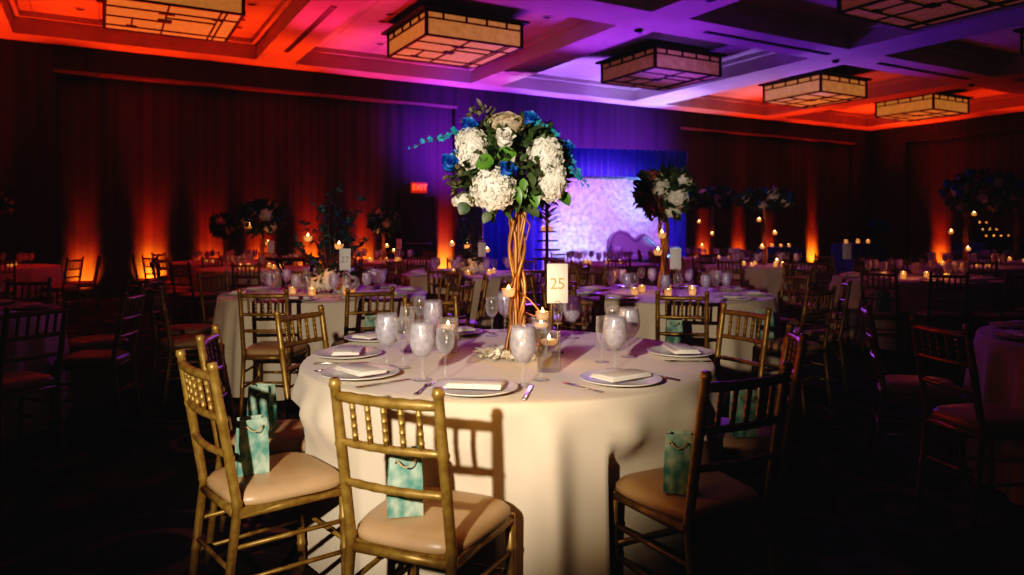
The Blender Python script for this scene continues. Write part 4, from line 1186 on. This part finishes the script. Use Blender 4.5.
# uplights at the foot of the walls
up = empty('uplight', label='x', cat='uplight')
mb = MB(); mb.lathe([(0, 0), (.10, 0), (.10, .13), (.088, .14), (.085, .12), (0, .12)], 18); mb.build('can', M['black'], up)
mb = MB(); mb.lathe([(0, .122), (.08, .122)], 16); mb.build('lens', M['lens'], up)
upp = Proto(up)
RED = (1, .05, .006); ORANGE = (1, .085, .01); PINK = (1, .08, .35); PURP = (.30, .06, 1.0); BLUE = (.10, .10, 1.0)
def spot(name, p, t, col, power, deg, blend=.6, size=.05):
    l = bpy.data.lights.new(name, 'SPOT'); l.color = col; l.energy = power; l.spot_size = R(deg); l.spot_blend = blend; l.shadow_soft_size = size
    o = bpy.data.objects.new(name, l); COL.objects.link(o); o.location = p
    o.rotation_euler = (Vector(t) - Vector(p)).to_track_quat('-Z', 'Y').to_euler()
    return o
def point(name, p, col, power, size=.03):
    l = bpy.data.lights.new(name, 'POINT'); l.color = col; l.energy = power; l.shadow_soft_size = size
    o = bpy.data.objects.new(name, l); COL.objects.link(o); o.location = p
    return o
UPL = [(83, 'back', RED, .55, 34, 'leftmost uplight at the foot of the red wall'), (152, 'back', RED, 1.25, 44, 'second uplight from the left on the red wall'), (211, 'back', RED, .8, 44, 'uplight on the red wall behind the smaller flower tree'), (262, 'back', RED, .9, 44, 'uplight on the red wall behind the larger flower tree'),
       (311, 'back', RED, 1.2, 46, 'uplight on the red wall behind the branch centrepiece'), (365, 'back', RED, 1.1, 46, 'uplight on the red wall left of the dark door'), (446, 'back', ORANGE, 1.4, 46, 'uplight just right of the dark door'),
       (707, 'back', RED, .8, 30, 'uplight on the wall just right of the stage'), (742, 'back', RED, .8, 28, 'uplight on the wall behind the armchair'), (772, 'back', RED, .6, 28, 'uplight behind the wide flower tree'), (816, 'back', ORANGE, 1.4, 26, 'bright uplight in the far right corner')]
for (px, w, col, pw, ang, lb) in UPL:
    u = pxu(px)
    upp.place(W(u, .26), YAW, lb, 'floor uplights along the wall')
    k = 1.0 if pw > 1 else .8
    spot('uplight_beam', W(u, .26, .19), W(u, -.26, .52), (1, .25 * k, .02), 400 * pw, 74, 1.0, .04)
    spot('uplight_beam', W(u, .26, .19), W(u, -.24, 1.0), (1, .11 * k, .01), 420 * pw, 44, 1.0, .04)
    spot('uplight_beam', W(u, .26, .19), W(u, -.10, 1.9), (1, .03, .004), 420 * pw, ang * .7, 1.0, .04)
# right wall
def on_right(px):
    s = (px - 512) / F; t = (s * 26.25 - 12.9) / (.4924 + .8704 * s); return t
t_ = on_right(938); upp.place(W(-.26, t_), YAW, 'uplight glowing on the right-hand wall', 'floor uplights along the wall')
spot('uplight_beam', W(-.26, t_, .19), W(.26, t_, .52), (1, .17, .015), 280, 76, 1.0, .04)
spot('uplight_beam', W(-.26, t_, .19), W(.24, t_, 1.0), (1, .07, .01), 260, 46, 1.0, .04)
spot('uplight_beam', W(-.26, t_, .19), W(.10, t_, 1.9), RED, 450, 34, 1.0, .04)
# coloured washes thrown at the ceiling from the wall side
CW = [(-28.5, RED, 900), (-26, RED, 1300), (-23.4, RED, 1500), (-20.9, RED, 1300), (-18.4, (1, .06, .28), 1200), (-16.2, (.7, .08, .8), 1300), (-13.6, (.38, .14, 1.0), 2000), (-11.2, (.42, .25, 1.0), 2600), (-8.6, (1, .18, .2), 1100), (-6.3, RED, 1300), (-3.6, RED, 1300), (-1.2, RED, 1200)]
for (u, col, p) in CW:
    spot('ceiling_wash', W(u, .35, .25), W(u, 1.15, 5), col, p, 44, .8, .1)
    spot('ceiling_wash', W(u, .6, .3), W(u, 3.6, 5), col, p * .55, 60, 1.0, .1)
for (v, p) in ((2.5, 900), (6.0, 800), (10, 600)):
    spot('ceiling_wash', W(-.4, v, .25), W(-1.3, v, 5), RED, p, 46, .8, .1)
spot('ceiling_wash', W(-15.0, 1.2, 2.6), W(-15.1, 1.7, 5), (.35, .75, 1.0), 110, 40, 1.0, .1)
spot('ceiling_wash', W(-10.4, .5, 2.6), W(-10.3, .9, 5), (.45, .8, 1.0), 130, 46, 1.0, .1)
spot('ceiling_wash', W(-15.5, 8.6, 3.2), W(-13.4, 4.3, 4.8), (.5, .2, 1.0), 420, 34, 1.0, .2)  # violet spot added in mid-air to tint one lantern's sides
# violet washes over the stage and the middle of the ceiling
for (u, v, tu, tv, col, p, a) in ((-12.5, 2.6, -13.5, 7.5, PURP, 1350, 75), (-15.0, 3.0, -17.0, 8.5, (.35, .05, .9), 1300, 75), (-9.5, 3.0, -9.5, 8.0, PURP, 450, 70), (-20.5, 2.5, -21, 5.5, (1, .03, .15), 500, 70)):
    spot('ceiling_wash', W(u, v, 2.6), W(tu, tv, 5), col, p, a, 1.0, .2)
for (u, p) in ((-16.6, 130), (-14.6, 160), (-12.6, 160), (-10.6, 130)):
    spot('wall_wash', W(u, 1.7, 2.9), W(u, 0, 3.5), (.25, .045, 1.0), p * 6, 100, 1.0, .1)
# stage light on drape and flower wall
sm = (sl + sr) / 2
fr = Vector((math.sin(SY), -math.cos(SY), 0))
spot('stage_wash', sm + fr * 4.5 + Vector((-1.2, 0, 2.9)), sm + Vector((.2, 0, 1.3)), (.60, .22, 1.0), 1650, 52, .8, .15)
spot('stage_wash', sm + fr * 1.6 + Vector((-1.6, 0, .6)), sm + Vector((-.2, 0, 1.2)), (.2, .6, 1.0), 300, 60, 1.0, .1)
spot('stage_wash', sm + fr * 1.2 + Vector((1.6, 0, .6)), sm + Vector((1.6, 0, 1.3)), (.2, .6, 1.0), 300, 60, 1.0, .1)
spot('stage_wash', sl + d_ * .6 + fr * 2.0 + Vector((0, 0, 4.4)), sl + d_ * .8 + Vector((0, 0, 1.5)), (.05, .06, 1.0), 350, 50, .8, .1)
spot('stage_wash', sm + fr * 2.2 + Vector((0, 0, 4.6)), sm + Vector((0, 0, 3.0)), (.05, .05, 1.0), 120, 80, .8, .1)
# violet spots added above the stage to back-light tables and goblets
for (dx, p) in ((-1.5, 900), (1.2, 1100)):
    spot('stage_back_light', sm + fr * 1.0 + Vector((dx, 0, 4.3)), Vector((.5 + dx * .5, 8.5, .7)), (.34, .10, 1.0), p, 36, 1.0, .2)
# candles of table 25
point('candle_glow', on_table(549, 371, TZ + .2) , (1, .5, .16), 1.6)
point('candle_glow', on_table(541, 350, TZ + .19), (1, .5, .16), .8); point('candle_glow', on_table(448, 352, TZ + .19), (1, .5, .16), .8)
point('candle_glow', at(508.5, 3.2, 1.13), (1, .5, .16), 1.0)
point('candle_glow', at(540, 3.2, 1.03), (1, .5, .16), 1.2)
for k in ('t2', 't3', 't4', 't8', 't9', 't12', 't10', 't14'):
    point('candle_glow', T[k] + (Vector((-.3, .1, TZ + .25)) if k == 't3' else Vector((0, -.25, TZ + .3))), (1, .3, .08), 3.0 if k == 't10' else 1.3, .1)
spot('red_fill', W(-24.5, 1.5, 3.2), MAINC + Vector((0, 1, .8)), (1, .06, .05), 900, 13, .8, .3)  # added red fill spot, tints the shadows on the main table
# photographer's light, left of the camera
spot('camera_light', (-.86, -.25, 1.72), (-.86 + 3.6 * math.tan(R(6.5)), 3.35, 1.20), (1, .85, .66), 590, 52, .6, .035)

w = bpy.data.worlds.new('world'); sc.world = w; w.use_nodes = True
w.node_tree.nodes['Background'].inputs[0].default_value = (.25, .10, .18, 1); w.node_tree.nodes['Background'].inputs[1].default_value = .004

sc.view_settings.view_transform = 'Standard'
sc.view_settings.look = 'None'
sc.view_settings.exposure = 0.0
sc.view_settings.use_curve_mapping = True
cm = sc.view_settings.curve_mapping; cv = cm.curves[3]
cv.points[0].location = (0, .0016)
for (x, y) in ((.02, .0085), (.06, .042), (.15, .145)): cv.points.new(x, y)
cm.update()
cy = sc.cycles
cy.max_bounces = 10; cy.transmission_bounces = 10; cy.transparent_max_bounces = 8; cy.diffuse_bounces = 3; cy.glossy_bounces = 5
cy.caustics_refractive = False; cy.caustics_reflective = False
cy.sample_clamp_indirect = 4.0
cy.use_denoising = True
